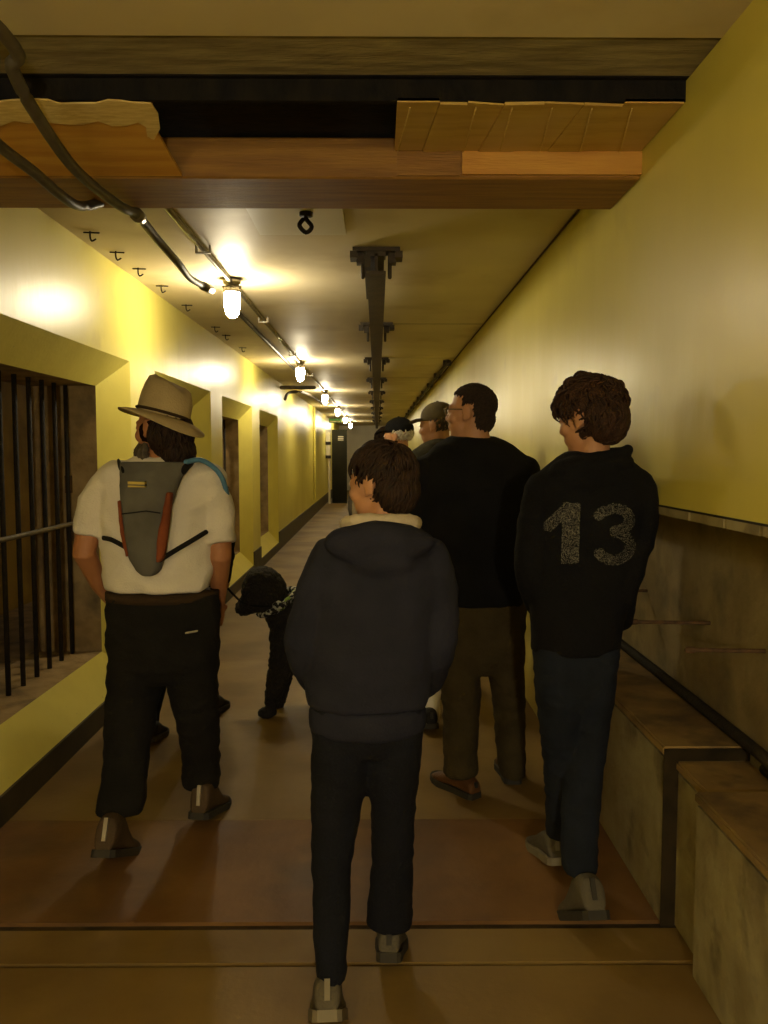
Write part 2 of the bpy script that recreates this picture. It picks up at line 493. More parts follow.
ledge('narrow set-back concrete filler between the two ledge blocks', 2.246, 2.499, 0.53, 0.93)
obj('end_shade', shade_bm, mat('end_shade_dark', (0.014, 0.011, 0.007), (0.035, 0.025, 0.013), rough=0.95, spec=0.1, scale=9), far_ledge)  # dark slips that paint shade onto the far block's end face and cap
bm = bmesh.new()
limb(bm, smooth_path([(RX - 0.03, -1.0, 0.562), (RX - 0.03, 2.1, 0.562), (RX - 0.03, 2.38, 0.60), (RX - 0.03, 4.2, 0.605)]), 0.019, n=10)
tag(obj('iron_pipe', bm, M_bar, None, True), 'dark iron pipe lying along the back of the ledge', 'pipe')
for i, (yy, x0, lab) in enumerate([(2.42, 0.925, 'rusty wall pin nearest the camera in the recess'), (2.83, 0.885, 'rusty wall pin in the middle of the recess'),
                                   (3.50, 0.92, 'rusty wall pin farthest along, just clear of the black hoodie')]):
    e = thing('wall_pin', lab, 'pin', (RX, yy, 0.9), 'rusty pins in the recess wall')
    bm = bmesh.new(); limb(bm, [(RX + 0.01, yy, 0.893), (x0, yy, 0.897)], 0.0065, n=8); obj('rod', bm, M_rust, e, True)
    bm = bmesh.new(); limb(bm, [(x0 + 0.012, yy, 0.897), (x0 - 0.003, yy, 0.897)], 0.010, n=8); obj('head', bm, M_rust, e, True)

# ---- ceiling
bm = bmesh.new(); add_box(bm, XL - 0.3, XR + 0.3, Y_BACK, 2.24, ZC, ZC + 0.2)
add_box(bm, XL - 0.3, XR + 0.3, 3.20, Y_END, ZC, ZC + 0.2)
ceiling = struct('ceiling', bm, M_ceil, 'low painted concrete ceiling with lamps and a track')
bm = bmesh.new(); add_box(bm, XL - 0.3, XR + 0.3, 2.24, 2.262, ZC + 0.02, ZC + 0.2); obj('joint', bm, M_black, ceiling)
bm = bmesh.new(); add_box(bm, XL - 0.3, XR + 0.3, 2.262, 2.47, ZC + 0.005, ZC + 0.2); obj('concrete_strip', bm, M_strip, ceiling)
bm = bmesh.new(); add_box(bm, XL - 0.3, XR + 0.3, 2.47, 3.20, ZC + 0.001, ZC + 0.2); obj('tarred_strip', bm, M_black, ceiling)
for yy in (7.05, 9.55, 12.05, 14.6, 17.2):
    bm = bmesh.new(); add_box(bm, 0.05, XR, yy - 0.004, yy + 0.004, ZC - 0.0015, ZC + 0.01); obj('crack', bm, M_joint, ceiling)
bm = bmesh.new()
add_quad(bm, (XL - .3, Y_END, 0), (XR + .3, Y_END, 0), (XR + .3, Y_END, ZC), (XL - .3, Y_END, ZC))
struct('wall_end', bm, M_plate, 'pale wall closing the far end of the corridor')
bm = bmesh.new()
add_quad(bm, (XL - .3, Y_BACK, 0), (XR + .6, Y_BACK, 0), (XR + .6, Y_BACK, ZC), (XL - .3, Y_BACK, ZC))
struct('wall_behind', bm, M_wall, 'yellow wall closing the corridor behind the camera')

# ---- timber crossing under the ceiling
beam = thing('timber_ceiling_beam', 'brown timber beam with broken plywood crossing under the ceiling', 'beam', (0, 3.05, 2.44))
YN, YF = 2.49, 2.90                                # tar line, near face of the beam
ZB = P(500, 179, YF).z                             # underside of the beam
YE = HZ(300, 209, ZB).y                            # its far edge
bm = bmesh.new(); add_box(bm, XL, XR, YF, YE, ZB, ZC - 0.011)
bmesh.ops.bevel(bm, geom=[g for g in bm.edges], offset=0.006, segments=1, affect='EDGES'); obj('beam', bm, M_beam, beam)
def sheet(name, pts, th, m):
    bm = bmesh.new()
    top = [bm.verts.new((p[0], p[1], p[2] + th)) for p in pts]; bot = [bm.verts.new(p) for p in pts]
    bm.faces.new(top); bm.faces.new(list(reversed(bot)))
    for i in range(len(pts)):
        j = (i + 1) % len(pts); bm.faces.new((bot[i], bot[j], top[j], top[i]))
    return obj(name, bm, m, beam)
ZN = P(500, 104, YN + .01).z
ZM = P(500, 151, YF - .01).z
# tarred batten whose face makes the black band
bm = bmesh.new(); add_box(bm, XL, XR, YN, YN + .02, ZN + .004, ZC + .02); obj('tarred_batten', bm, M_black, beam)
# left torn sheet slopes from the tar line to the lower edge of the beam
def sl(px, t, j=0.0):
    yy = YN + .005 + (YF - .012 - YN) * t; zz = ZN + (ZB + .004 - ZN) * t
    py = 104 + (179 - 104) * t
    return (P(px, py, yy).x + j, yy, zz)
rg = random.Random(4)
left = [sl(-60, 0)] + [sl(px, .03 + .05 * rg.random()) for px in range(0, 150, 15)] + [sl(152, .05), sl(158, .22), sl(155, .34), sl(162, .5), sl(172, .75), sl(182, 1.0), sl(-60, 1.0)]
sheet('plywood_sheet', left, 0.012, M_ply2)
torn = [sl(-60, -.02)] + [sl(px, -.05 + .06 * rg.random()) for px in range(0, 150, 12)] + [sl(151, .0), sl(158, .12), sl(160, .30), sl(154, .45), sl(147, .40), sl(146, .28), sl(138, .22)] + [sl(px, .20 + .08 * rg.random()) for px in range(126, -1, -14)] + [sl(-60, .25)]
sheet('torn_veneer', [(x, y, z - .006) for x, y, z in torn], 0.005, M_splint)
# right boards under the tar
bx = [397, 440, 468, 505, 545, 585, 625, 689]
for k in range(len(bx) - 1):
    a, b = P(bx[k], 104, YN).x + .001, min(P(bx[k + 1], 104, YN).x - .001, XR - .004)
    dz = (0, .004, .001, .005, .002, .004, 0)[k]; lean = .03 if k else 0
    last = k == len(bx) - 2
    sheet('plywood_board', [(a, YN + .006 * (k % 2), ZN - dz), (b, YN + .008 * (k % 3), ZN - dz), (b - (0 if last else .03), YF - .012, ZM - dz), (a - lean, YF - .012, ZM - dz)], 0.012, M_ply)
bm = bmesh.new(); add_box(bm, P(462, 160, YF).x, P(649, 160, YF).x, YF - .014, YF - .001, ZB + .012, ZM - .001); obj('lit_strip', bm, M_ply2, beam)  # brighter orange strip painting in the lit stretch of the beam's near face
bm = bmesh.new(); add_box(bm, P(397, 160, YF).x, P(460, 160, YF).x, YF - .010, YF - .001, ZB + .008, ZM - .001); obj('stained_batten', bm, M_beam, beam)
for sx in (404, 470, 506, 546, 586, 626):
    p, q = P(sx + 6, 108, YN + .02), P(sx - 6, 145, YF - .03)
    bm = bmesh.new(); limb(bm, [Vector((p.x, p.y, ZN - .008)), Vector((q.x, q.y, ZM - .008))], 0.0025, n=6); obj('splinter', bm, M_splint, beam, True)
# white plate with a hook beyond the beam
e = thing('ceiling_plate', 'flat white plate with a black hook on the ceiling past the beam', 'plate', (-0.35, 3.75, ZC))
bm = bmesh.new(); pa, pb = HZ(260, 235, ZC - .012), HZ(346, 235, ZC - .012); add_box(bm, pa.x, pb.x, 3.36, pa.y, ZC - 0.012, ZC - 0.001); obj('panel', bm, M_plate, e)
bm = bmesh.new(); limb(bm, smooth_path([(-0.315, 3.78, ZC - .01), (-0.315, 3.78, ZC - .04), (-0.29, 3.78, ZC - .075), (-0.315, 3.78, ZC - .10), (-0.345, 3.78, ZC - .07), (-0.33, 3.78, ZC - .045)]), 0.010, n=8)
obj('hook', bm, M_bar, e, True)
bm = bmesh.new(); limb(bm, [(-0.315, 3.78, ZC - .011), (-0.315, 3.78, ZC - .03)], 0.03, n=12, ends=False); obj('boss', bm, M_bar, e, True)

# ---- lamps
X_, Y_ = Vector((1, 0, 0)), Vector((0, 1, 0))
def build_lamp(y, label):
    e = thing('bulkhead_lamp', label, 'lamp', (LAMP_X, y, ZC), 'jar lamps along the ceiling')
    c = Vector((LAMP_X, y, 0))
    bm = bmesh.new(); loft(bm, [(c + Vector((0, 0, z)), Vector((r, 0, 0)), Vector((0, r, 0))) for z, r in
                                ((ZC - .001, .055), (ZC - .03, .055), (ZC - .035, .042), (ZC - .055, .042))]); obj('junction_box', bm, M_fix, e, True)
    for s in (-1, 1):
        bm = bmesh.new(); add_box(bm, LAMP_X + s * .03 - .03, LAMP_X + s * .03 + .03, y - .012, y + .012, ZC - .058, ZC - .046); obj('lug', bm, M_fix, e)
    bm = bmesh.new(); loft(bm, [(c + Vector((0, 0, z)), Vector((r, 0, 0)), Vector((0, r, 0))) for z, r in
                                ((ZC - .05, .050), (ZC - .075, .056), (ZC - .085, .056))]); obj('collar', bm, M_fix, e, True)
    bm = bmesh.new(); loft(bm, [(c + Vector((0, 0, z)), Vector((r, 0, 0)), Vector((0, r, 0))) for z, r in
                                ((ZC - .0855, .048), (ZC - .11, .051), (ZC - .17, .049), (ZC - .215, .040), (ZC - .235, .026), (ZC - .243, .010))], 24); obj('globe', bm, M_globe, e, True)
    return e
lamp_names = ['lit jar lamp nearest the camera on the ceiling conduit', 'second lit jar lamp along the corridor ceiling', 'third lit jar lamp along the corridor ceiling',
              'fourth lit jar lamp along the corridor ceiling', 'fifth lit jar lamp along the corridor ceiling', 'farthest lit jar lamp by the dark door']
lamp0 = build_lamp(LAMP_Y0, lamp_names[0])
for i in range(1, 6):
    c = copy_tree(lamp0, None, (LAMP_X, LAMP_Y0 + LAMP_STEP * i, ZC)); c['label'] = lamp_names[i]
c = copy_tree(lamp0, None, (LAMP_X, LAMP_YB, ZC)); c['label'] = 'lit jar lamp behind the camera on the corridor ceiling'
c['group'] = 'jar lamps along the ceiling'
c = copy_tree(lamp0, None, (-2.40, 9.3, 2.5)); c['label'] = 'unseen fill lamp added on the cell ceiling behind the windows'  # added lamp, hidden by the lintel, to brighten the cell interior
for ch in c.children:
    if ch.name.startswith('globe'):
        ch.data = ch.data.copy(); ch.data.materials[0] = M_globe_cell_fill
# jar-type pendant added out of view to brighten the near ceiling and beam
PZ = 1.80
c = copy_tree(lamp0, None, (0.15, -2.3, PZ)); c['label'] = 'unseen fill lamp added on a rod behind the camera'; c.name = 'fill_pendant'
for ch in c.children:
    if ch.name.startswith('globe'):
        ch.data = ch.data.copy(); ch.data.materials[0] = M_globe_rear_fill
bm = bmesh.new(); limb(bm, [(0.15, -2.3, PZ - .005), (0.15, -2.3, ZC + .005)], 0.011, n=8); obj('rod', bm, M_fix, c, True)
bm = bmesh.new(); loft(bm, [(Vector((0.15, -2.3, z)), X_ * r, Y_ * r) for z, r in ((ZC - .001, .055), (ZC - .03, .045))], 16); obj('fill_canopy', bm, M_fix, c, True)

# ---- conduits and cables
e = thing('conduit_run', 'straight steel conduit linking the ceiling lamps', 'conduit', (LAMP_X, 8, ZC))
bm = bmesh.new(); limb(bm, [(LAMP_X - .005, 3.31, ZC - .022), (LAMP_X - .005, 31, ZC - .022)], 0.014, n=10); obj('pipe', bm, M_conduit, e, True)
for i in range(12):
    yy = 4.42 + i * 2.3
    bm = bmesh.new(); add_box(bm, LAMP_X - .045, LAMP_X + .035, yy - .014, yy + .014, ZC - .043, ZC - .036)
    add_box(bm, LAMP_X - .045, LAMP_X - .036, yy - .014, yy + .014, ZC - .037, ZC - .002); add_box(bm, LAMP_X + .026, LAMP_X + .035, yy - .014, yy + .014, ZC - .037, ZC - .002)
    obj('strap', bm, M_fix, e)
bm = bmesh.new(); limb(bm, [(-1.05, 6.3, ZC - .02), (-1.05, 10.6, ZC - .02)], 0.017, n=8)
tag(obj('conduit_stub', bm, M_cable, None, True), 'dark short conduit left of the lamp conduit', 'conduit')
e = thing('hanging_cable', 'thick flexible cable looping under the beam to the nearest lamp', 'cable', (-0.95, 3.2, 2.4))
pts = [(-1.02, 1.2, ZC - .02), P(0, 30, 2.05), P(12, 68, 2.18), P(31, 106, 2.30), P(68, 161, 2.60), P(96, 188, 2.84), P(122, 207, 3.07), P(138, 216, 3.26), P(158, 240, 3.6),
       P(178, 263, 3.95), P(190, 278, 4.3), P(206, 287, 4.7)]
bm = bmesh.new(); limb(bm, smooth_path(pts, 6), 0.0175, n=12); obj('cable', bm, M_cable, e, True)
bm = bmesh.new(); limb(bm, [P(136, 214, 3.23), P(140, 218, 3.30)], 0.026, n=12, ends=False); obj('clamp', bm, M_fix, e, True)
bm = bmesh.new(); limb(bm, [P(203, 286, 4.62), P(211, 290, 4.80)], 0.024, n=12, ends=False); obj('gland', bm, M_fix, e, True)
bm = bmesh.new(); limb(bm, smooth_path([(-1.12, 1.0, ZC - .03), P(-40, 105, 2.2), P(0, 146, 2.45), P(34, 172, 2.62), P(62, 196, 2.82), P(80, 206, 3.0), P(100, 203, 3.2)], 6), 0.017, n=10)
tag(obj('cable_loop', bm, M_cable, None, True), 'second dark cable drooping under the left plywood', 'cable')
hooklist = [(-1.40, 4.15), (-1.40, 4.55), (-1.395, 4.95), (-1.39, 5.45), (-1.39, 6.15), (-1.385, 7.2), (-1.385, 7.7), (-1.38, 8.6)]
ord_ = ['first', 'second', 'third', 'fourth', 'fifth', 'sixth', 'seventh', 'eighth']
for i, (x, yy) in enumerate(hooklist):
    bm = bmesh.new()
    limb(bm, smooth_path([(x, yy, ZC + .005), (x, yy, ZC - .03), (x + .012, yy - .012, ZC - .05), (x + .028, yy - .006, ZC - .04)], 3), 0.0045, n=6)
    limb(bm, [(x - .03, yy, ZC - .006), (x + .04, yy + .01, ZC - .006)], 0.004, n=6)
    tag(obj('ceiling_hook', bm, M_bar, None, True), 'small bent iron hook by the left ceiling corner, %s from the camera' % ord_[i], 'hook', 'ceiling hooks')
# cross pipe to the wall
e = thing('cross_pipe', 'short pipe from the lamp conduit to the left wall with elbow', 'pipe', (-1.2, 13, ZC - .05))
bm = bmesh.new(); limb(bm, [(XL + .03, 12.9, ZC - .075), (-0.97, 12.9, ZC - .075)], 0.03, n=10); obj('pipe', bm, M_cable, e, True)
bm = bmesh.new(); limb(bm, smooth_path([(XL + .03, 13.4, ZC - .22), (XL + .08, 13.6, ZC - .10), (-1.2, 14.2, ZC - .07), (-1.1, 17.5, ZC - .07)], 4), 0.025, n=8); obj('bend', bm, M_cable, e, True)
bm = bmesh.new(); limb(bm, [(XL + .03, 19.6, ZC - .02), (XL + .03, 19.6, 0.40)], 0.025, n=8)
tag(obj('wall_pipe', bm, M_wall, None, True), 'vertical yellow painted pipe on the far left wall', 'pipe')
e = thing('corner_pipe', 'dark pipe along the right ceiling corner', 'pipe', (0.82, 14, ZC - .03))
bm = bmesh.new(); limb(bm, [(0.82, 9.6, ZC - .035), (0.82, 32, ZC - .035)], 0.022, n=8); obj('pipe', bm, M_rail, e, True)
for i in range(9):
    yy = 9.8 + i * 1.6
    bm = bmesh.new(); add_box(bm, 0.775, 0.865, yy - .02, yy + .02, ZC - .063, ZC - .001); obj('clip', bm, M_rail, e)
bm = bmesh.new(); limb(bm, [(0.893, 3.4, ZC - .006), (0.893, 32, ZC - .006)], 0.005, n=8)
tag(obj('corner_wire', bm, M_rust, None, True), 'thin brown wire in the right wall and ceiling corner', 'wire')

# ---- overhead track
e = thing('overhead_track', 'dark steel monorail track down the middle of the ceiling', 'track', (0, 10, ZC))
x0 = -0.003
bm = bmesh.new()
add_box(bm, x0 - .05, x0 + .05, 4.42, 32, ZC - .145, ZC - .130); add_box(bm, x0 - .008, x0 + .008, 4.42, 32, ZC - .132, ZC - .040); add_box(bm, x0 - .042, x0 + .042, 4.42, 32, ZC - .052, ZC - .038)
obj('rail', bm, M_rail, e)
bm = bmesh.new(); add_box(bm, x0 - .062, x0 - .030, 4.35, 5.25, ZC - .125, ZC - .060); obj('splice_plate', bm, M_rail, e)
def bracket(yy, w):
    bm = bmesh.new()
    add_box(bm, x0 - w, x0 + w, yy - .06, yy + .06, ZC - .022, ZC - .001)
    add_box(bm, x0 - .05, x0 + .05, yy - .05, yy + .05, ZC - .045, ZC - .020)
    for s in (-1, 1):
        add_box(bm, x0 + s * w * .95 - .02, x0 + s * w * .95 + .02, yy - .055, yy + .055, ZC - .055, ZC - .020)
        add_box(bm, x0 + s * .085 - .02, x0 + s * .085 + .02, yy - .02, yy + .05, ZC - .075, ZC - .020)
    obj('bracket', bm, M_rail, e)
    for s in (-1, 1):
        bm = bmesh.new(); limb(bm, [(x0 + s * .072, yy + .03, ZC - .02), (x0 + s * .072, yy + .03, ZC - .14)], 0.011, n=8); obj('bolt', bm, M_rail, e, True)
for i in range(10): bracket(4.50 + i * 2.52, 0.125 if i == 0 else 0.135)

# ---- far end: door leaf, post, sign
DY = 24.4
e = thing('steel_door', 'dark green steel door standing open at the far end', 'door', (-1.1, DY, 0))
x0, x1 = P(332, 470, DY).x, P(347, 470, DY).x
bm = bmesh.new(); add_box(bm, x0, x1, DY, DY + .05, 0.01, 2.16); obj('leaf', bm, M_door, e)
for s, zz in ((0, 1.95), (1, 1.90), (2, 1.85)):
    bm = bmesh.new(); add_box(bm, x0 + .18, x0 + .34, DY - .012, DY, zz, zz + .018); obj('louvre', bm, M_post, e)
bm = bmesh.new(); add_box(bm, x0 + .04, x0 + .08, DY - .03, DY, 1.0, 1.12); obj('handle', bm, M_bar, e)
e = thing('door_post', 'white post with black clasps beside the dark far door', 'post', (-1.44, DY, 0))
xp = P(328.5, 450, DY - .1).x
bm = bmesh.new(); add_box(bm, xp - .07, xp + .05, DY - .1, DY - .02, 1.35, 2.10); obj('post', bm, M_post, e)
bm = bmesh.new(); add_box(bm, xp - .01, xp + .05, DY - .08, DY - .03, 0.0, 1.36); obj('pipe', bm, M_post, e)
for zz in (1.72, 1.32):
    bm = bmesh.new(); add_box(bm, xp - .09, xp + .07, DY - .12, DY - .01, zz, zz + .09); obj('clasp', bm, M_bar, e)
e = thing('hanging_sign', 'small green and white sign above the far door', 'sign', (-1.2, DY - .8, 2.4))
xs0, xs1 = P(329, 420, DY - .8).x, P(341, 420, DY - .8).x
bm = bmesh.new(); add_box(bm, xs0, xs1, DY - .82, DY - .78, 2.33, 2.45); obj('face', bm, M_sign, e)
bm = bmesh.new(); add_box(bm, xs0 + .02, xs1 - .02, DY - .825, DY - .82, 2.345, 2.385); obj('pale_band', bm, M_signpale, e)
bm = bmesh.new(); limb(bm, [((xs0 + xs1) / 2, DY - .8, 2.44), ((xs0 + xs1) / 2, DY - .8, ZC)], 0.01, n=6); obj('hanger', bm, M_bar, e)

# ================================================================== PEOPLE
X3, Y3, Z3 = Vector((1, 0, 0)), Vector((0, 1, 0)), Vector((0, 0, 1))
def row(xl, xr, py, Y, hd, grow=0.0):
    a, b = P(xl, py, Y), P(xr, py, Y)
    return ((a + b) / 2, Vector(((b - a).length / 2 + grow, 0, 0)), Vector((0, hd + grow, 0)))
def shrink(rings, d):
    out = []
    for c, u, v in rings:
        out.append((c, u * max(0.3, 1 - d / u.length), v * max(0.3, 1 - d / v.length)))
    return out
def mid_rows(rings, k=2):
    """smooth interpolation between rings"""
    cs, us, vv = [smooth_path([r[i] for r in rings], k) for i in range(3)]
    return list(zip(cs, us, vv))
def frame(yaw, pitch=0.0, roll=0.0):
    """head frame: local x right, y forward, z up; yaw>0 turns to the person's left"""
    return Matrix.Rotation(yaw, 3, 'Z') @ Matrix.Rotation(pitch, 3, 'X') @ Matrix.Rotation(roll, 3, 'Y')
def head_shapes(bm, c, Rm, s=1.0, nose=1.0):
    def E(x, y, z, rx, ry, rz, rot=None):
        ellipsoid(bm, c + Rm @ (Vector((x, y, z)) * s), rx * s, ry * s, rz * s, Rm @ rot if rot else Rm)
    E(0, -.012, .036, .076, .096, .084)
    E(0, .030, .000, .068, .066, .075)
    E(0, .036, -.048, .058, .058, .068)
    E(0, .060, -.092, .030, .030, .022)
    E(0, .074, .026, .052, .022, .014)
    for sx in (-1, 1):
        E(sx * .040, .062, -.026, .026, .026, .026)
        E(sx * .033, .078, .006, .0165, .014, .0125)
        E(sx * .014, .094, -.034, .010, .011, .009)
        E(sx * .0795, -.008, -.002, .009, .020, .032, Matrix.Rotation(R(-18), 3, 'X'))
        E(sx * .084, -.016, .008, .007, .014, .024, Matrix.Rotation(R(-18), 3, 'X'))
        E(sx * .078, .000, -.028, .008, .011, .011)
    rings = []
    for y, z, w, d in ((.088, .018, .009, .012), (.098, -.004, .010, .014), (.108, -.022, .013, .016), (.108, -.033, .013, .013), (.098, -.042, .010, .010)):
        rings.append((c + Rm @ (Vector((0, y - .006, z)) * s), Rm @ Vector((w * s, 0, 0)), Rm @ Vector((0, d * s, 0))))
    loft(bm, rings, 12)
    E(0, .088, -.058, .024, .012, .0065)
    E(0, .087, -.069, .021, .011, .0075)
def eyes(c, Rm, s, parent):
    for sx in (-1, 1):
        bm = bmesh.new(); p = c + Rm @ (Vector((sx * .033, .0835, .006)) * s)
        ellipsoid(bm, p, .0115 * s, .0115 * s, .0085 * s, Rm, 12, 8)
        ey = obj('eye', bm, M_eye, parent, True)
        bm = bmesh.new(); ellipsoid(bm, p + Rm @ Vector((0, .0085 * s, 0)), .0055 * s, .0035 * s, .0055 * s, Rm, 10, 6)
        obj('iris', bm, M_iris, ey, True)
def hand(bm, w, d, n, side, curl=0.5, s=1.0):
    """w wrist, d pointing direction, n palm normal (direction fingers curl to), side=+1 if thumb lies along d x n"""
    d = d.normalized(); n = (n - d * n.dot(d)).normalized(); t = d.cross(n) * side
    for k in range(1):
        loft(bm, [(w - d * .02 * s, t * .024 * s, n * .018 * s), (w + d * .01 * s, t * .027 * s, n * .017 * s), (w + d * .04 * s, t * .038 * s, n * .016 * s),
                  (w + d * .075 * s, t * .042 * s, n * .014 * s), (w + d * .095 * s, t * .038 * s, n * .011 * s)], 14)
    for i, (off, L) in enumerate(((.031, .070), (.0105, .078), (-.0105, .073), (-.031, .058))):
        p = w + d * .088 * s + t * off * s
        pts, ang = [p - d * .012 * s], 0
        for seg, k in ((.45, .5), (.32, 1.0), (.26, .9)):
            ang += curl * k
            p = p + (d * math.cos(ang) + n * math.sin(ang)) * L * seg * s + t * off * .04
            pts.append(p)
        limb(bm, pts, [.0092 * s, .0088 * s, .0080 * s, .0068 * s], 10)
    p = w + d * .022 * s + t * .024 * s
    pts = [p, p + (t * .75 + d * .6 + n * .15) * .034 * s, p + (t * .75 + d * .6 + n * .15) * .034 * s + (t * .25 + d * .8 + n * .5) * .032 * s]
    pts.append(pts[-1] + (d * .8 + n * .6) * .024 * s)
    limb(bm, pts, [.014 * s, .0125 * s, .0105 * s, .0085 * s], 10)
def shoe(parent, heel, ang, L, m_up, m_sole, lift=0.0, high=0.0, lace=True, width=1.0):
    """heel: floor point under the heel; ang: toe direction (0 = +Y, positive to the left); lift: pitch of the raised heel"""
    k = L / 0.28
    ball = Vector((0, .19 * k, 0))
    T = Matrix.Translation(heel) @ Matrix.Rotation(ang, 4, 'Z') @ Matrix.Translation(ball) @ Matrix.Rotation(-lift, 4, 'X') @ Matrix.Translation(-ball)
    prof = [(.000, .026, .050), (.012, .032, .072 + high), (.04, .036, .088 + high), (.09, .037, .090 + high), (.125, .039, .082 + high * .4), (.16, .044, .068), (.20, .048, .056), (.235, .045, .047), (.262, .034, .038), (.274, .018, .030)]
    bm = bmesh.new()
    loft(bm, [(Vector((0, y * k, (t * k + .016) / 2)), Vector((w * k * width, 0, 0)), Vector((0, 0, (t * k - .016) / 2))) for y, w, t in prof], 20, 2.6)
    bmesh.ops.transform(bm, matrix=T, verts=bm.verts)
    up = obj('shoe', remesh(bm, 0.006, 2), m_up, parent)
    out = [(-.004, .024), (.01, .036), (.05, .040), (.10, .040), (.15, .046), (.20, .052), (.24, .047), (.268, .034), (.284, .012)]
    pts = [(w * k * width, y * k) for y, w in out] + [(-w * k * width, y * k) for y, w in reversed(out)]
    bm = bmesh.new()
    lo = [bm.verts.new((x, y, 0.0 + max(0, y / k - .2) * .12)) for x, y in pts]; hi = [bm.verts.new((x * .98, y, .026 + max(0, y / k - .2) * .10)) for x, y in pts]
    bm.faces.new(list(reversed(lo))); bm.faces.new(hi)
    for i in range(len(pts)):
        j = (i + 1) % len(pts); bm.faces.new((lo[i], lo[j], hi[j], hi[i]))
    bmesh.ops.transform(bm, matrix=T, verts=bm.verts)
    obj('sole', bm, m_sole, up)
    bm = bmesh.new()      # heel tab
    add_box(bm, -.007, .007, -.005, .006, .050 * k, (.072 + high) * k); bmesh.ops.transform(bm, matrix=T, verts=bm.verts); obj('heel_tab', bm, M_lace if high > .045 else m_sole, up)
    bm = bmesh.new()
    for i in range(4):
        y, z = (.115 + .02 * i) * k, (.0855 - .0075 * i) * k
        limb(bm, [Vector((-.026, y, z - .010)), Vector((0, y, z + .003)), Vector((.026, y, z - .010))], .0035, 6)
    bmesh.ops.transform(bm, matrix=T, verts=bm.verts); obj('laces', bm, M_lace if lace else m_sole, up)
    return up
def hair_mesh(bm, c, Rm, s, n, length, wave, hairline, rad=.006, lift=.010, r=(.082, .102, .092), ctr=(0, -.012, .034), seed=1, steps=6, frizz=0.0):
    """locks that start on the scalp and comb away from the crown"""
    rg = random.Random(seed)
    crown = Vector((.01, -.45, .9)).normalized()
    r = Vector(r) * s; ctr = Vector(ctr) * s
    k = 0; i = 0
    while k < n and i < n * 12:
        i += 1
        z = rg.uniform(-1, 1); a = rg.uniform(0, 2 * math.pi); q = math.sqrt(1 - z * z)
        d = Vector((q * math.cos(a), q * math.sin(a), z))
        if not hairline(d): continue
        k += 1
        pts = []
        L = length * rg.uniform(.7, 1.25) * s
        side = rg.uniform(-1, 1)
        lf = lift * rg.uniform(.5, 1.4) * s
        ph = rg.uniform(0, 6)
        for t in range(steps + 1):
            u = t / steps
            h = lf * math.sin(u * 2.4 + .15)
            p = Vector((d.x * (r.x + h), d.y * (r.y + h), d.z * (r.z + h)))
            pts.append(c + Rm @ (ctr + p))
            tan = (d - crown); tan = tan - d * tan.dot(d)
            if tan.length < 1e-3: tan = Vector((side, 1, 0))
            tan.normalize()
            sw = d.cross(tan) * (side * .5 + wave * math.sin(u * 7 + ph))
            d = (d + (tan + sw + Vector((0, 0, -.12))).normalized() * (L / steps) / r.y).normalized()
        rr = rad * rg.uniform(.7, 1.3) * s
        limb(bm, pts, [rr * (1 - .75 * (t / steps) ** 2) for t in range(steps + 1)], 6, ends=False)
def hl_back(front=.35, nape=-.55, temple=.25):
    def f(d):
        if d.y > temple: return d.z > front + .12 * (1 - abs(d.x))
        if abs(d.x) > .72 and d.y > -.35: return d.z > .02
        return d.z > nape
    return f
def build_body(e, torso, head_c, Rm, hs, neck_base, arms, legs, skin, voxel=.006, hands=True, neck_r=.052):
    bm = bmesh.new()
    if head_c is not None:
        head_shapes(bm, head_c, Rm, hs)
        nb = head_c + Rm @ (Vector((0, -.022, -.05)) * hs)
        mid = nb.lerp(neck_base, .5)
        limb(bm, [nb, mid, neck_base, neck_base - Z3 * .06], [neck_r * hs, neck_r * hs, neck_r * 1.12 * hs, neck_r * 1.35 * hs], 18)
    loft(bm, shrink(torso, .022), 20)
    for pts, rads, hd, hn, hside, curl in arms:
        limb(bm, pts, rads, 14)
        hand(bm, pts[-1], hd, hn, hside, curl, hs)
    for rings in legs:
        loft(bm, shrink(rings, .016), 16)
    b = obj('body', remesh(bm, voxel, 2, None, .4), skin, e)
    if head_c is not None: eyes(head_c, Rm, hs, e)
    return b
def sleeve(bm, pts, rads): limb(bm, smooth_path(pts, 4), [x[0] for x in smooth_path([(r, 0, 0) for r in rads], 4)], 16)

# ------------------------------------------------------------------ boy in the navy hoodie
Yb = 2.17
e = thing('person', 'boy in navy hooded fleece with cream collar walking ahead of camera', 'person', (0, Yb, 0))
torso = mid_rows([row(348, 414, 523, Yb, .060), row(333, 428, 535, Yb, .085), row(318, 440, 553, Yb, .105), row(310, 443, 590, Yb, .118), row(306, 437, 640, Yb, .118),
                  row(305, 430, 690, Yb, .118), row(306, 429, 703, Yb, .116)])
hem = [row(312, 423, 703, Yb, .108), row(309, 426, 709, Yb, .114), row(309, 426, 724, Yb, .114), row(313, 422, 730, Yb, .106)]
armL = [P(331, 560, Yb), P(317, 600, Yb - .01), P(306, 650, Yb + .00), P(325, 686, Yb + .14), P(345, 690, Yb + .20)]
armR = [P(428, 560, Yb), P(437, 600, Yb), P(436, 648, Yb), P(425, 684, Yb + .14), P(408, 690, Yb + .20)]
leg1 = mid_rows([row(312, 372, 715, Yb, .085), row(311, 370, 760, Yb - .01, .080), row(311, 361, 815, Yb + .02, .070), row(311, 352, 860, Yb + .01, .060), row(313, 350, 910, Yb - .06, .056), row(314, 347, 962, Yb - .13, .052), row(315, 347, 980, Yb - .15, .050)])
leg2 = mid_rows([row(362, 424, 715, Yb, .085), row(366, 421, 760, Yb, .080), row(371, 415, 815, Yb + .03, .070), row(371, 413, 870, Yb + .08, .062), row(366, 413, 918, Yb + .13, .060), row(369, 410, 926, Yb + .13, .055)])
hc, hs = P(381, 484, Yb + .01), 0.86
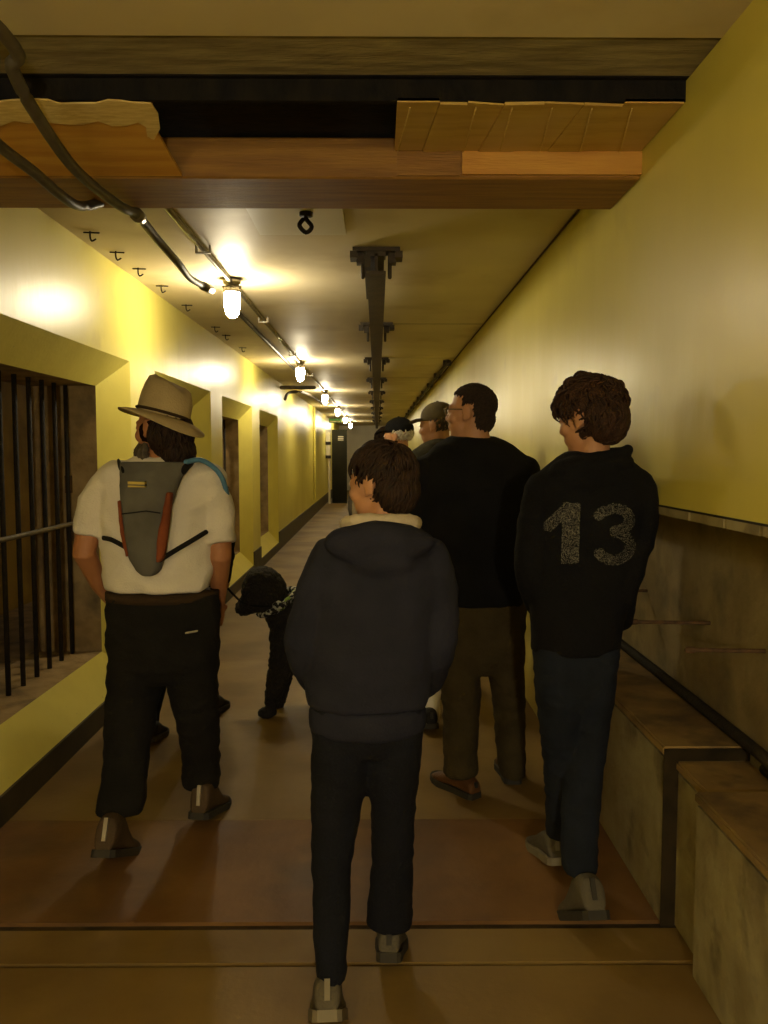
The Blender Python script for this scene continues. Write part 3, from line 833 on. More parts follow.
Rm = frame(R(56), R(-4))
build_body(e, torso, hc, Rm, hs, P(381, 525, Yb), [(armL, [.040, .038, .033, .025, .022], Vector((.6, .5, -.2)), Vector((0, .3, -1)), 1, .5),
           (armR, [.040, .038, .033, .025, .022], Vector((-.6, .5, -.2)), Vector((0, .3, -1)), -1, .5)], [leg1, leg2], M_skin)
bm = bmesh.new(); loft(bm, torso, 28)
sleeve(bm, armL, [.062, .062, .056, .044, .038]); sleeve(bm, armR, [.060, .058, .052, .044, .038])
ellipsoid(bm, P(380, 543, Yb - .085), .145, .050, .055, Matrix.Rotation(R(12), 3, 'X'))
ellipsoid(bm, P(381, 562, Yb - .095), .085, .034, .050, Matrix.Rotation(R(10), 3, 'X'))
hood = obj('hoodie', remesh(bm, .008, 5, folds(.006, (8, 8, 11), 3)), M_navy, e)
bm = bmesh.new(); loft(bm, mid_rows(hem), 32); obj('waistband', bm, M_navy, hood, True)
bm = bmesh.new()      # cream collar standing round the neck
ring = []
for i in range(24):
    a = 2 * math.pi * i / 24
    ring.append(P(381, 525, Yb) + Vector((math.cos(a) * .088, math.sin(a) * .062 - .005, .004 + .012 * -math.sin(a))))
for i in range(24): limb(bm, [ring[i], ring[(i + 1) % 24]], .021, 10)
obj('collar', remesh(bm, .007, 4, folds(.004, (20, 20, 20), 1)), M_cream, hood)
bm = bmesh.new(); loft(bm, mid_rows([row(309, 426, 700, Yb, .105), row(311, 424, 735, Yb, .102), row(318, 418, 750, Yb, .080)]), 24)
for l in (leg1, leg2): loft(bm, l, 20)
obj('trousers', remesh(bm, .009, 4, folds(.005, (9, 9, 16), 5)), M_dkblue, e)
shoe(e, Vector((P(330, 1010, 2.02).x, 1.90, 0.0)), R(3), .255, M_shoe_grey, M_sole_light, R(34), .03, True, 1.12)
shoe(e, Vector((P(388, 950, 2.28).x, 2.215, 0.0)), R(-4), .25, M_shoe_grey, M_sole, R(20), .01, True, 1.08)
bm = bmesh.new()
ellipsoid(bm, hc + Rm @ (Vector((0, -.016, .040)) * hs), .083 * hs, .099 * hs, .088 * hs, Rm)
ellipsoid(bm, hc + Rm @ (Vector((0, -.055, -.020)) * hs), .070 * hs, .055 * hs, .070 * hs, Rm)
ellipsoid(bm, hc + Rm @ (Vector((0, .046, .078)) * hs), .060 * hs, .040 * hs, .032 * hs, Rm)
cap_h = remesh(bm, .007, 3, folds(.004, (30, 30, 30), 2))
hr = obj('hair', cap_h, M_hair_base, e)
bm = bmesh.new(); hair_mesh(bm, hc, Rm, hs, 900, .055, .45, hl_back(.36, -.80, .20), rad=.0042, lift=.007, r=(.085, .104, .094), seed=3)
hair_mesh(bm, hc, Rm, hs, 380, .05, .35, lambda d: d.y < .15 and -.75 < d.z < .75, rad=.0042, lift=.006, r=(.074, .058, .073), ctr=(0, -.055, -.018), seed=4)
obj('locks', bm, M_hair_dark, hr, True)

# ------------------------------------------------------------------ man in the hat
Yh = 3.15
e = thing('person', 'man in tan brimmed hat and white shirt wearing a narrow grey backpack', 'person', (P(163, 600, Yh).x, Yh, 0))
torso = mid_rows([row(138, 188, 456, Yh, .060), row(120, 205, 464, Yh, .090), row(100, 219, 478, Yh, .115), row(98, 220, 505, Yh, .130), row(101, 216, 545, Yh, .135), row(103, 213, 575, Yh, .138), row(106, 211, 589, Yh, .135)])
armL = [P(102, 488, Yh), P(91, 520, Yh - .01), P(84, 553, Yh - .02), P(100, 585, Yh + .10), P(112, 600, Yh + .17)]
armR = [P(213, 490, Yh), P(219, 525, Yh - .01), P(220, 556, Yh - .01), P(219, 585, Yh + .08), P(218, 602, Yh + .13)]
leg1 = mid_rows([row(108, 166, 650, Yh, .115), row(107, 161, 690, Yh, .105), row(105, 154, 730, Yh - .05, .090), row(103, 147, 770, Yh - .12, .080), row(98, 146, 800, Yh - .17, .078), row(96, 142, 812, Yh - .18, .072)])
leg2 = mid_rows([row(160, 219, 650, Yh, .115), row(169, 218, 690, Yh + .02, .105), row(177, 219, 725, Yh + .05, .088), row(182, 220, 755, Yh + .10, .078), row(182, 220, 780, Yh + .14, .076), row(186, 219, 786, Yh + .14, .070)])
hc, hs = P(161, 428, Yh), 1.0
Rm = frame(R(58), R(-4))
build_body(e, torso, hc, Rm, hs, P(163, 458, Yh), [(armL, [.050, .048, .044, .034, .029], Vector((.55, .45, -.75)), Vector((.6, .6, .3)), -1, .5),
           (armR, [.050, .048, .044, .034, .029], Vector((-.1, .3, -1)), Vector((-.8, .5, 0)), 1, .6)], [leg1, leg2], M_skin_tan, .0055)
bm = bmesh.new(); loft(bm, torso, 28)
limb(bm, smooth_path([P(110, 484, Yh), P(98, 505, Yh), P(90, 535, Yh - .01)]), [.070, .071, .072, .073, .073, .072, .070, .068, .066], 24, ends=False)
limb(bm, smooth_path([P(206, 486, Yh), P(215, 510, Yh), P(219, 543, Yh - .01)]), [.070, .071, .072, .072, .071, .070, .068, .066, .065], 24, ends=False)
ellipsoid(bm, P(120, 476, Yh), .09, .09, .06); ellipsoid(bm, P(203, 478, Yh), .09, .09, .06)
shirt = obj('t_shirt', remesh(bm, .008, 7, folds(.010, (7, 7, 9), 9)), M_white, e)
bm = bmesh.new(); loft(bm, mid_rows([row(107, 219, 592, Yh, .130), row(106, 220, 605, Yh, .135), row(106, 220, 640, Yh, .135), row(110, 217, 665, Yh, .125), row(130, 195, 682, Yh, .08)]), 28)
for l in (leg1, leg2): loft(bm, l, 20)
tr = obj('trousers', remesh(bm, .009, 4, folds(.007, (8, 8, 15), 13)), M_chartrouser, e)
bm = bmesh.new(); loft(bm, [row(106, 219, 591, Yh, .136), row(106, 219, 599, Yh, .137)], 28); obj('belt', bm, M_hatband, tr, True)
bm = bmesh.new(); limb(bm, [P(186, 633, Yh - .138), P(197, 631, Yh - .135)], .004, 6); obj('pocket_tab', bm, M_lace, tr, True)
shoe(e, Vector((P(110, 850, 2.88).x, 2.77, 0)), R(-3), .30, M_shoe_boot, M_sole, R(24), .05, True, 1.12)
shoe(e, Vector((P(203, 815, 3.28).x, 3.17, 0)), R(-8), .30, M_shoe_boot, M_sole, R(12), .05, True, 1.12)
# hair, beard
bm = bmesh.new(); hair_mesh(bm, hc, Rm, hs, 200, .17, .25, lambda d: d.y < .15 and -.6 < d.z < -.05, rad=.0075, lift=.014, r=(.082, .100, .088), seed=5, steps=7)
ellipsoid(bm, hc + Rm @ Vector((0, -.05, -.02)), .078, .062, .085, Rm)
ellipsoid(bm, hc + Rm @ Vector((.01, -.07, -.09)), .055, .045, .06, Rm)
hr = obj('hair', remesh(bm, .006, 2, folds(.004, (25, 25, 12), 4)), M_hair_base, e)
bm = bmesh.new()
hair_mesh(bm, hc, Rm, hs, 420, .10, .4, lambda d: d.y < .25 and d.z < .75, rad=.0050, lift=.010, r=(.081, .066, .090), ctr=(0, -.050, -.022), seed=71)
hair_mesh(bm, hc, Rm, hs, 260, .07, .4, lambda d: d.y < .25 and -.8 < d.z < .75, rad=.0050, lift=.010, r=(.058, .048, .064), ctr=(.01, -.070, -.092), seed=72)
obj('locks', bm, M_hair_dark, hr, True)
bm = bmesh.new()
rg = random.Random(11)
for i in range(260):
    a = rg.uniform(-1.9, 1.9); z = rg.uniform(-.105, -.055)
    p = hc + Rm @ Vector((math.sin(a) * .064, .028 + math.cos(a) * .058, z))
    q = p + Rm @ Vector((math.sin(a) * .018, .010 + math.cos(a) * .015, -rg.uniform(.06, .13)))
    limb(bm, [p, p.lerp(q, .5) + Rm @ Vector((0, .012, .01)), q], [.008, .007, .003], 6, ends=False)
obj('beard', bm, M_hair_grey, e, True)
# hat
T = Matrix.Translation(P(163, 417, Yh)) @ (Matrix.Rotation(R(52), 4, 'Z') @ Matrix.Rotation(R(-8), 4, 'X')).to_4x4()
T = Matrix.Translation(P(163, 416, Yh)) @ Matrix.Rotation(R(15), 4, 'Y') @ Matrix.Rotation(R(-5), 4, 'X') @ Matrix.Rotation(R(52), 4, 'Z')
bm = bmesh.new()
prof = [(.098, -.004), (.100, .02), (.097, .06), (.090, .095), (.080, .125), (.060, .142), (.030, .144)]
N = 40
rings = []
for r, z in prof:
    rg_ = []
    for i in range(N):
        a = 2 * math.pi * i / N
        rx, ry = r * .90, r * 1.12
        dent = .030 * math.exp(-((math.cos(a) * rx) / .03) ** 2) * max(0, (z - .10) / .04)
        fr = .012 * max(0, math.sin(a)) * (z / .14)
        rg_.append(bm.verts.new((math.cos(a) * rx * (1 - .22 * max(0, math.sin(a)) * (z / .14)), math.sin(a) * ry, z - dent + fr)))
    rings.append(rg_)
for a_, b_ in zip(rings, rings[1:]):
    for i in range(N):
        j = (i + 1) % N; bm.faces.new((a_[i], a_[j], b_[j], b_[i]))
bm.faces.new(rings[-1])
bmesh.ops.transform(bm, matrix=T, verts=bm.verts)
hc0 = T.translation
for v in bm.verts:
    h = max(0.0, v.co.z - hc0.z - .03)
    v.co.z -= 1.6 * h * (v.co.x - hc0.x); v.co.x -= .10 * h
hat = obj('hat', bm, M_hat, e, True)
bm = bmesh.new()
rings = []
for sgn, seq in ((1, (0, .33, .66, 1.0)), (-1, (1.0, .66, .33, 0))):
    for u in seq:
        rg_ = []
        for i in range(N):
            a = 2 * math.pi * i / N
            rx, ry = .088 + .066 * u, .110 + .072 * u
            z = -.004 + .0025 * sgn + u * u * (.020 * math.cos(2 * a) * -1 * -.5 - .020) + u * u * .016 * math.sin(a + .3)
            rg_.append(bm.verts.new((math.cos(a) * rx, math.sin(a) * ry, z)))
        rings.append(rg_)
for k in range(len(rings)):
    a_, b_ = rings[k], rings[(k + 1) % len(rings)]
    for i in range(N):
        j = (i + 1) % N; bm.faces.new((a_[i], a_[j], b_[j], b_[i]))
bmesh.ops.transform(bm, matrix=T, verts=bm.verts)
obj('brim', bm, M_hat, hat, True)
bm = bmesh.new()
loop = [T @ Vector((math.cos(2 * math.pi * i / 24) * .0925, math.sin(2 * math.pi * i / 24) * .1145, .009)) for i in range(25)]
limb(bm, loop, .0055, 8, ends=False); obj('hat_band', bm, M_hatband, hat, True)
# backpack
bp = e
def slab_from_outline(name, outl, Y, th, m, parent, bulge=.03, vox=.006, bm0=None):
    bm = bmesh.new()
    rings = []
    for xl, xr, py, dy in outl:
        a, b = P(xl, py, Y + dy), P(xr, py, Y + dy)
        rings.append(((a + b) / 2, Vector(((b - a).length / 2, 0, 0)), Vector((0, th, 0))))
    loft(bm, rings, 24, 3.0)
    return obj(name, remesh(bm, vox, 3, folds(.002, (20, 20, 20), 2)), m, parent)
pk = thing('backpack', 'narrow grey backpack with rust red side worn over white shirt', 'backpack', (P(150, 520, Yh - .15).x, Yh - .15, P(150, 520, Yh - .15).z))
slab_from_outline('pack_body', [(120, 188, 462, .055), (120, 184, 474, .03), (120, 178, 488, .01), (122, 171, 510, 0), (125, 168, 535, 0), (129, 165, 557, .005), (137, 161, 570, .01), (144, 156, 575, .012)],
                  Yh - .165, .042, M_pack, pk)
slab_from_outline('side_panel', [(167, 173, 492, 0), (163, 171, 512, -.004), (158, 168, 535, -.004), (156, 165, 556, -.002), (157, 161, 562, 0)], Yh - .195, .022, M_packred, pk)
slab_from_outline('edge_panel', [(119, 123, 500, 0), (121, 126, 530, 0), (127, 131, 556, 0)], Yh - .165, .03, M_packred, pk)
bm = bmesh.new(); a, b = P(129, 481, Yh - .205), P(146, 487, Yh - .205); add_box(bm, a.x, b.x, a.y - .0165, a.y + .01, b.z, a.z)
obj('tag', bm, M_yellowtag, pk)
for nm, pts, w in (('shoulder_strap', [P(123, 472, Yh - .15), P(120, 466, Yh - .09), P(118, 464, Yh), P(116, 474, Yh + .11)], .019),
                   ('shoulder_strap', [P(184, 470, Yh - .14), P(190, 463, Yh - .09), P(194, 461, Yh), P(193, 474, Yh + .11)], .019),
                   ('side_strap', [P(160, 560, Yh - .185), P(176, 550, Yh - .158), P(193, 540, Yh - .142), P(206, 532, Yh - .10)], .009),
                   ('side_strap', [P(127, 548, Yh - .175), P(112, 540, Yh - .145), P(103, 538, Yh - .10)], .009)):
    bm = bmesh.new(); limb(bm, smooth_path(pts), w, 12, flat=.35, ref=Y3 if nm == 'side_strap' else X3)
    obj(nm, bm, M_strap, pk, True)
bm = bmesh.new(); limb(bm, [P(122, 514, Yh - .2095), P(146, 511, Yh - .2125), P(160, 513, Yh - .208)], .0022, 6); obj('seam', bm, M_strap, pk, True)
bm = bmesh.new(); limb(bm, smooth_path([P(186, 462, Yh - .13), P(200, 460, Yh - .085), P(212, 466, Yh - .07), P(221, 476, Yh - .06), P(226, 490, Yh - .03), P(228, 505, Yh + .03)]), .0095, 10)
obj('drinking_hose', bm, M_blue, pk, True)

# ------------------------------------------------------------------ dog handler hidden behind him
Yc = 4.4
e = thing('person', 'dog walker in dark clothes mostly hidden behind the man in the hat', 'person', (P(185, 600, Yc).x, Yc, 0))
torso = mid_rows([row(166, 196, 462, Yc, .06), row(150, 212, 474, Yc, .10), row(147, 216, 500, Yc, .12), row(152, 212, 550, Yc, .12), row(150, 214, 600, Yc, .13)])
armL = [P(152, 482, Yc), P(146, 520, Yc), P(146, 555, Yc), P(160, 575, Yc + .2)]
armR = [P(212, 482, Yc), P(220, 515, Yc), P(226, 545, Yc + .02), P(224, 578, Yc + .12)]
leg1 = mid_rows([row(150, 184, 600, Yc, .10), row(148, 176, 650, Yc, .08), row(143, 163, 700, Yc - .1, .06), row(140, 157, 728, Yc - .2, .05)])
leg2 = mid_rows([row(180, 214, 600, Yc, .10), row(188, 213, 640, Yc + .05, .08), row(198, 216, 675, Yc + .15, .06), row(203, 219, 697, Yc + .2, .05)])
hc, hs = P(177, 440, Yc), .95
Rm = frame(R(5))
build_body(e, torso, hc, Rm, hs, P(180, 464, Yc), [(armL, [.042, .04, .036, .026], Vector((.4, .6, -.2)), Vector((0, 0, -1)), 1, .6),
           (armR, [.042, .04, .036, .026], Vector((.1, .9, -.4)), Vector((-.9, 0, 0)), 1, 1.2)], [leg1, leg2], M_skin, .008)
bm = bmesh.new(); loft(bm, torso, 24); sleeve(bm, armL, [.06, .056, .05, .038]); sleeve(bm, armR, [.06, .056, .05, .038])
obj('jacket', remesh(bm, .01, 4, folds(.006)), M_darkjacket, e)
bm = bmesh.new(); loft(bm, [row(152, 212, 592, Yc, .12), row(150, 214, 620, Yc, .12), row(165, 200, 640, Yc, .08)], 24)
for l in (leg1, leg2): loft(bm, l, 18)
obj('trousers', remesh(bm, .01, 4, folds(.005)), M_chartrouser, e)
shoe(e, Vector((P(151, 745, 4.12).x, 4.08, 0)), 0, .27, M_shoe_black, M_sole, R(10), .01, False)
shoe(e, Vector((P(214, 713, 4.62).x, 4.55, 0)), R(-5), .27, M_shoe_black, M_sole, R(8), .01, False)
bm = bmesh.new(); hair_mesh(bm, hc, Rm, hs, 260, .16, .2, hl_back(.3, -.62), seed=21); ellipsoid(bm, hc + Rm @ Vector((0, -.02, .03)), .083, .10, .09, Rm)
obj('hair', bm, M_hair_dark, e, True)

# ------------------------------------------------------------------ man in the black sweater
Ym = 3.55
e = thing('person', 'man with cropped hair and spectacles in black sweater and olive trousers', 'person', (P(482, 700, Ym).x, Ym, 0))
torso = mid_rows([row(450, 494, 437, Ym, .065), row(434, 514, 446, Ym, .10), row(421, 530, 462, Ym, .125), row(418, 534, 490, Ym, .14), row(424, 531, 530, Ym, .145), row(432, 527, 575, Ym, .145), row(438, 526, 603, Ym, .14)])
armL = [P(426, 472, Ym), P(418, 510, Ym), P(420, 548, Ym), P(440, 575, Ym + .18), P(455, 570, Ym + .24)]
armR = [P(524, 472, Ym), P(530, 510, Ym), P(528, 552, Ym), P(515, 578, Ym + .17), P(500, 572, Ym + .23)]
leg1 = mid_rows([row(441, 484, 620, Ym, .125), row(440, 482, 665, Ym, .11), row(442, 480, 705, Ym, .09), row(443, 478, 745, Ym - .02, .08), row(443, 478, 774, Ym - .04, .085)])
leg2 = mid_rows([row(480, 525, 620, Ym, .125), row(486, 524, 665, Ym, .11), row(493, 525, 705, Ym + .03, .09), row(496, 525, 745, Ym + .07, .08), row(499, 526, 774, Ym + .10, .08)])
hc, hs = P(471, 413, Ym), 1.0
Rm = frame(R(64), R(2))
build_body(e, torso, hc, Rm, hs, P(475, 441, Ym), [(armL, [.048, .046, .042, .032, .028], Vector((.8, .4, 0)), Vector((0, -.3, -1)), 1, .6),
           (armR, [.048, .046, .042, .032, .028], Vector((-.8, .4, 0)), Vector((0, -.3, -1)), -1, .6)], [leg1, leg2], M_skin, .0055, neck_r=.060)
bm = bmesh.new(); loft(bm, torso, 28); sleeve(bm, armL, [.075, .068, .06, .05, .04]); sleeve(bm, armR, [.072, .066, .06, .05, .04])
ellipsoid(bm, P(475, 443, Ym - .01), .085, .08, .03)
obj('sweater', remesh(bm, .009, 5, folds(.007, (7, 7, 9), 17)), M_blackknit, e)
bm = bmesh.new(); loft(bm, mid_rows([row(440, 526, 596, Ym, .13), row(440, 526, 630, Ym, .135), row(446, 520, 655, Ym, .12), row(462, 505, 672, Ym, .08)]), 28)
for l in (leg1, leg2): loft(bm, l, 20)
obj('trousers', remesh(bm, .009, 4, folds(.007, (8, 8, 15), 23)), M_olive, e)
shoe(e, Vector((P(476, 790, 3.47).x, 3.46, 0)), R(36), .28, M_shoe_brown, M_sole, 0, .0, False, 1.05)
shoe(e, Vector((P(513, 785, 3.60).x, 3.59, 0)), R(0), .29, M_shoe_brown, M_sole, R(3), .0, False, 1.05)
bm = bmesh.new()      # close-cropped hair: thin shell kept inside the hairline, with short bristles
def crop(d):
    if d.y > .22: return d.z > .60 - .40 * max(0, abs(d.x) - .35)
    if abs(d.x) > .55 and d.y > -.30: return d.z > .10 - .25 * (d.y + .30)
    return d.z > -.75
def shell(bm, ctr, r, test, seg=48, rings=32):
    b2 = bmesh.new(); bmesh.ops.create_uvsphere(b2, u_segments=seg, v_segments=rings, radius=1.0)
    bmesh.ops.delete(b2, geom=[f for f in b2.faces if not test(f.calc_center_median().normalized())], context='FACES')
    for v in b2.verts: v.co = hc + Rm @ (Vector(ctr) + Vector((v.co.x * r[0], v.co.y * r[1], v.co.z * r[2])))
    t = bpy.data.meshes.new('t'); b2.to_mesh(t); b2.free(); bm.from_mesh(t); bpy.data.meshes.remove(t)
shell(bm, (0, -.012, .036), (.0785, .0985, .0865), crop)
shell(bm, (0, -.045, -.022), (.0665, .058, .066), lambda d: d.y < -.05 and d.z > -.80)
hair_mesh(bm, hc, Rm, hs, 1500, .016, .3, crop, rad=.0030, lift=.003, r=(.078, .098, .086), seed=61, steps=2, ctr=(0, -.012, .036))
hair_mesh(bm, hc, Rm, hs, 500, .014, .3, lambda d: d.y < -.05 and d.z > -.85, rad=.0030, lift=.003, r=(.066, .0575, .0655), seed=62, steps=2, ctr=(0, -.045, -.022))
obj('hair', bm, M_hair_short, e, True)
bm = bmesh.new()
for sx in (-1, 1):
    limb(bm, [hc + Rm @ Vector((sx * .084, -.004, .012)), hc + Rm @ Vector((sx * .076, .06, .012)), hc + Rm @ Vector((sx * .062, .100, .012))], .0022, 6)
    limb(bm, [hc + Rm @ Vector((sx * .034 + .027 * math.cos(a / 10 * 6.283), .104 - .01 * abs(sx), .004 + .019 * math.sin(a / 10 * 6.283))) for a in range(11)], .0018, 6)
limb(bm, [hc + Rm @ Vector((-.008, .103, .008)), hc + Rm @ Vector((.008, .103, .008))], .0018, 6)
obj('spectacles', bm, M_glass, e, True)

# ------------------------------------------------------------------ teenager with the number
Yt = 2.66
e = thing('person', 'tall youth with wavy brown hair in black hoodie numbered 13', 'person', (P(580, 700, Yt).x, Yt, 0))
torso = mid_rows([row(566, 622, 452, Yt, .060), row(548, 637, 464, Yt, .085), row(533, 647, 480, Yt, .105), row(530, 648, 510, Yt, .115), row(531, 637, 560, Yt, .115), row(530, 628, 600, Yt, .112), row(531, 622, 635, Yt, .112), row(532, 619, 651, Yt, .108)])
armL = [P(543, 490, Yt), P(534, 530, Yt - .01), P(531, 572, Yt - .02), P(540, 608, Yt + .14), P(555, 610, Yt + .20)]
armR = [P(638, 488, Yt), P(640, 530, Yt - .01), P(624, 588, Yt - .03), P(620, 620, Yt + .12), P(608, 618, Yt + .18)]
leg1 = mid_rows([row(533, 582, 645, Yt, .10), row(535, 584, 690, Yt, .095), row(541, 582, 740, Yt + .03, .078), row(545, 578, 790, Yt + .09, .064), row(546, 572, 835, Yt + .16, .055)])
leg2 = mid_rows([row(572, 619, 645, Yt, .10), row(570, 614, 690, Yt, .095), row(566, 607, 740, Yt + .02, .078), row(562, 601, 790, Yt - .03, .066), row(561, 598, 845, Yt - .11, .056), row(563, 597, 872, Yt - .14, .054)])
hc, hs = P(589, 418, Yt), 0.97
Rm = frame(R(46), R(-10))
build_body(e, torso, hc, Rm, hs, P(592, 456, Yt), [(armL, [.042, .040, .036, .028, .025], Vector((.7, .4, -.1)), Vector((0, .2, -1)), 1, .5),
           (armR, [.042, .040, .036, .028, .025], Vector((-.7, .4, -.1)), Vector((0, .2, -1)), -1, .5)], [leg1, leg2], M_skin, .0055, neck_r=.050)
bm = bmesh.new(); loft(bm, torso, 28); sleeve(bm, armL, [.060, .056, .052, .042, .036]); sleeve(bm, armR, [.060, .054, .046, .042, .036])
ellipsoid(bm, P(592, 466, Yt - .055), .135, .060, .040, Matrix.Rotation(R(-6), 3, 'Y'))
ellipsoid(bm, P(594, 478, Yt - .085), .095, .035, .055)
ring = []
for i in range(24):
    a = 2 * math.pi * i / 24
    ring.append(P(600, 458, Yt) + Vector((math.cos(a) * .088, math.sin(a) * .062 - .01, .012 + .014 * math.cos(a))))
for i in range(24): limb(bm, [ring[i], ring[(i + 1) % 24]], .017, 10)
hoodie = obj('hoodie', remesh(bm, .008, 4, folds(.006, (8, 8, 11), 31)), M_hoodblack, e)
# stippled number on the back, draped on the cloth
hw = world_loc(hoodie)
bvh = BVHTree.FromPolygons([v.co + hw for v in hoodie.data.vertices], [tuple(p.vertices) for p in hoodie.data.polygons])
def seg_d(p, a, b):
    ab = (b[0] - a[0], b[1] - a[1]); t = max(0, min(1, ((p[0] - a[0]) * ab[0] + (p[1] - a[1]) * ab[1]) / (ab[0] ** 2 + ab[1] ** 2)))
    return math.hypot(p[0] - a[0] - ab[0] * t, p[1] - a[1] - ab[1] * t)
def arc(cx, cy, rx, ry, a0, a1, n=12): return [(cx + rx * math.cos(R(a0 + (a1 - a0) * i / n)), cy + ry * math.sin(R(a0 + (a1 - a0) * i / n))) for i in range(n + 1)]
def in_one(p):
    x, y = p
    if 562 < x - (y - 533) * -.03 < 579.5 and 503 < y < 563.5: return True
    return seg_d(p, (549, 526), (567, 508)) < 5.6 and x < 572
three = arc(613, 520, 17, 11.5, 195, 430) + []
S1 = [(599, 515), (604, 511)] + arc(615, 519.5, 14.5, 11, 235, 450)
S2 = arc(613.5, 546, 16.5, 14, -85, 150)
def in_three(p):
    for S in (S1, S2):
        for a, b in zip(S, S[1:]):
            if seg_d(p, a, b) < 5.2: return True
    return False
def print_mesh(test, x0, x1, y0, y1, dens, seed):
    bm = bmesh.new(); rg = random.Random(seed); pl = []
    for _ in range(dens):
        p = (rg.uniform(x0, x1), rg.uniform(y0, y1))
        if not test(p) or any((p[0] - q[0]) ** 2 + (p[1] - q[1]) ** 2 < .75 for q in pl): continue
        pl.append(p)
        d = ray(*p).normalized(); hit = bvh.ray_cast(Vector((0, 0, CAM_H)), d)
        if hit[0] is None: continue
        c, n = hit[0] + hit[1] * .0012, hit[1]
        u = n.cross(Z3).normalized(); v = n.cross(u); r = .00150 * rg.uniform(.7, 1.2)
        bm.faces.new([bm.verts.new(c + u * r * math.cos(k * 1.0472) + v * r * math.sin(k * 1.0472)) for k in range(6)])
    return bm
o = obj('number_one_print', print_mesh(in_one, 543, 582, 500, 566, 5200, 2), M_print, hoodie); o['label'] = 'stippled grey figure 1'
o = obj('number_three_print', print_mesh(in_three, 592, 638, 500, 568, 5200, 3), M_print, hoodie); o['label'] = 'stippled grey figure 3'
bm = bmesh.new(); loft(bm, mid_rows([row(534, 618, 640, Yt, .10), row(534, 618, 665, Yt, .10), row(540, 612, 690, Yt, .09), row(555, 600, 712, Yt, .06)]), 24)
for l in (leg1, leg2): loft(bm, l, 20)
obj('jeans', remesh(bm, .008, 4, folds(.005, (9, 9, 18), 37)), M_jeans, e)
shoe(e, Vector((P(590, 925, 2.45).x, 2.33, 0)), R(4), .30, M_shoe_grey, M_sole, R(30), .035, True, 1.1)
shoe(e, Vector((P(556, 868, 2.84).x, 2.80, 0)), R(6), .285, M_shoe_grey, M_sole_light, R(12), .01)
bm = bmesh.new()
ellipsoid(bm, hc + Rm @ (Vector((0, -.018, .048)) * hs), .083 * hs, .097 * hs, .088 * hs, Rm)
ellipsoid(bm, hc + Rm @ (Vector((0, -.060, -.010)) * hs), .075 * hs, .055 * hs, .078 * hs, Rm)
ellipsoid(bm, hc + Rm @ (Vector((.01, .055, .088)) * hs), .058 * hs, .055 * hs, .040 * hs, Rm)
hr = obj('hair', remesh(bm, .007, 3, folds(.008, (18, 18, 18), 5)), M_hair_base, e)
bm = bmesh.new(); hair_mesh(bm, hc, Rm, hs, 900, .080, 1.3, hl_back(.30, -.85), rad=.0048, lift=.016, r=(.081, .099, .095), seed=9, steps=7)
hair_mesh(bm, hc, Rm, hs, 420, .055, 1.0, lambda d: d.y < .15 and -.8 < d.z < .75, rad=.0048, lift=.010, r=(.078, .058, .080), ctr=(0, -.060, -.008), seed=10)
hair_mesh(bm, hc, Rm, hs, 170, .075, 1.5, lambda d: d.z > .25, rad=.0052, lift=.022, r=(.082, .100, .094), seed=12, steps=8)
hair_mesh(bm, hc, Rm, hs, 60, .060, 1.0, lambda d: d.y > .55 and d.z > .35, rad=.0055, lift=.026, r=(.080, .098, .092), seed=13, steps=8)
obj('locks', bm, M_hair_brown, hr, True)

# ------------------------------------------------------------------ people farther ahead
def capped(hc, Rm, s, m, parent, brim=True):
    bm = bmesh.new()
    ellipsoid(bm, hc + Rm @ (Vector((0, -.012, .050)) * s), .086 * s, .106 * s, .088 * s, Rm, 28, 16)
    for v in bm.verts:
        l = Rm.transposed() @ (v.co - hc)
        if l.z < .030 * s: v.co += Rm @ Vector((0, 0, .030 * s - l.z))
    cp = obj('cap', bm, m, parent, True)
    bm = bmesh.new()
    loft(bm, [(hc + Rm @ (Vector((0, y, z)) * s), Rm @ Vector((w * s, 0, 0)), Rm @ Vector((0, 0, .005 * s))) for y, z, w in ((.06, .046, .070), (.10, .046, .070), (.13, .040, .062), (.152, .034, .045), (.162, .030, .022))], 20)
    obj('peak', bm, m, cp, True)
    bm = bmesh.new(); ellipsoid(bm, hc + Rm @ (Vector((0, -.012, .138)) * s), .008, .008, .005); obj('button', bm, m, cp, True)
    return cp
# capped man in shorts
Yo = 4.75
e = thing('person', 'man in olive cap, dark green jacket and shorts walking past the wall', 'person', (P(440, 600, Yo).x, Yo, 0))
torso = mid_rows([row(424, 456, 443, Yo, .065), row(410, 470, 453, Yo, .105), row(402, 476, 468, Yo, .13), row(401, 476, 500, Yo, .14), row(404, 474, 560, Yo, .14), row(406, 472, 595, Yo, .14)])
armL = [P(408, 475, Yo), P(402, 505, Yo), P(404, 540, Yo), P(418, 552, Yo + .2)]
armR = [P(471, 475, Yo), P(476, 505, Yo), P(474, 540, Yo), P(462, 552, Yo + .2)]
leg1 = mid_rows([row(406, 440, 590, Yo, .12), row(409, 440, 630, Yo, .10), row(417, 441, 660, Yo - .1, .062), row(423, 441, 690, Yo - .28, .055), row(427, 439, 722, Yo - .42, .036)])
leg2 = mid_rows([row(438, 472, 590, Yo, .12), row(440, 474, 630, Yo + .05, .10), row(452, 477, 658, Yo + .12, .062), row(462, 480, 672, Yo + .2, .055), row(468, 479, 690, Yo + .26, .036)])
hc, hs = P(437, 426, Yo), 1.0
Rm = frame(R(62), R(-4))
build_body(e, torso, hc, Rm, hs, P(440, 446, Yo), [(armL, [.046, .044, .04, .03], Vector((.6, .6, 0)), Vector((0, 0, -1)), 1, .6),
           (armR, [.046, .044, .04, .03], Vector((-.6, .6, 0)), Vector((0, 0, -1)), -1, .6)], [leg1, leg2], M_skin, .007)
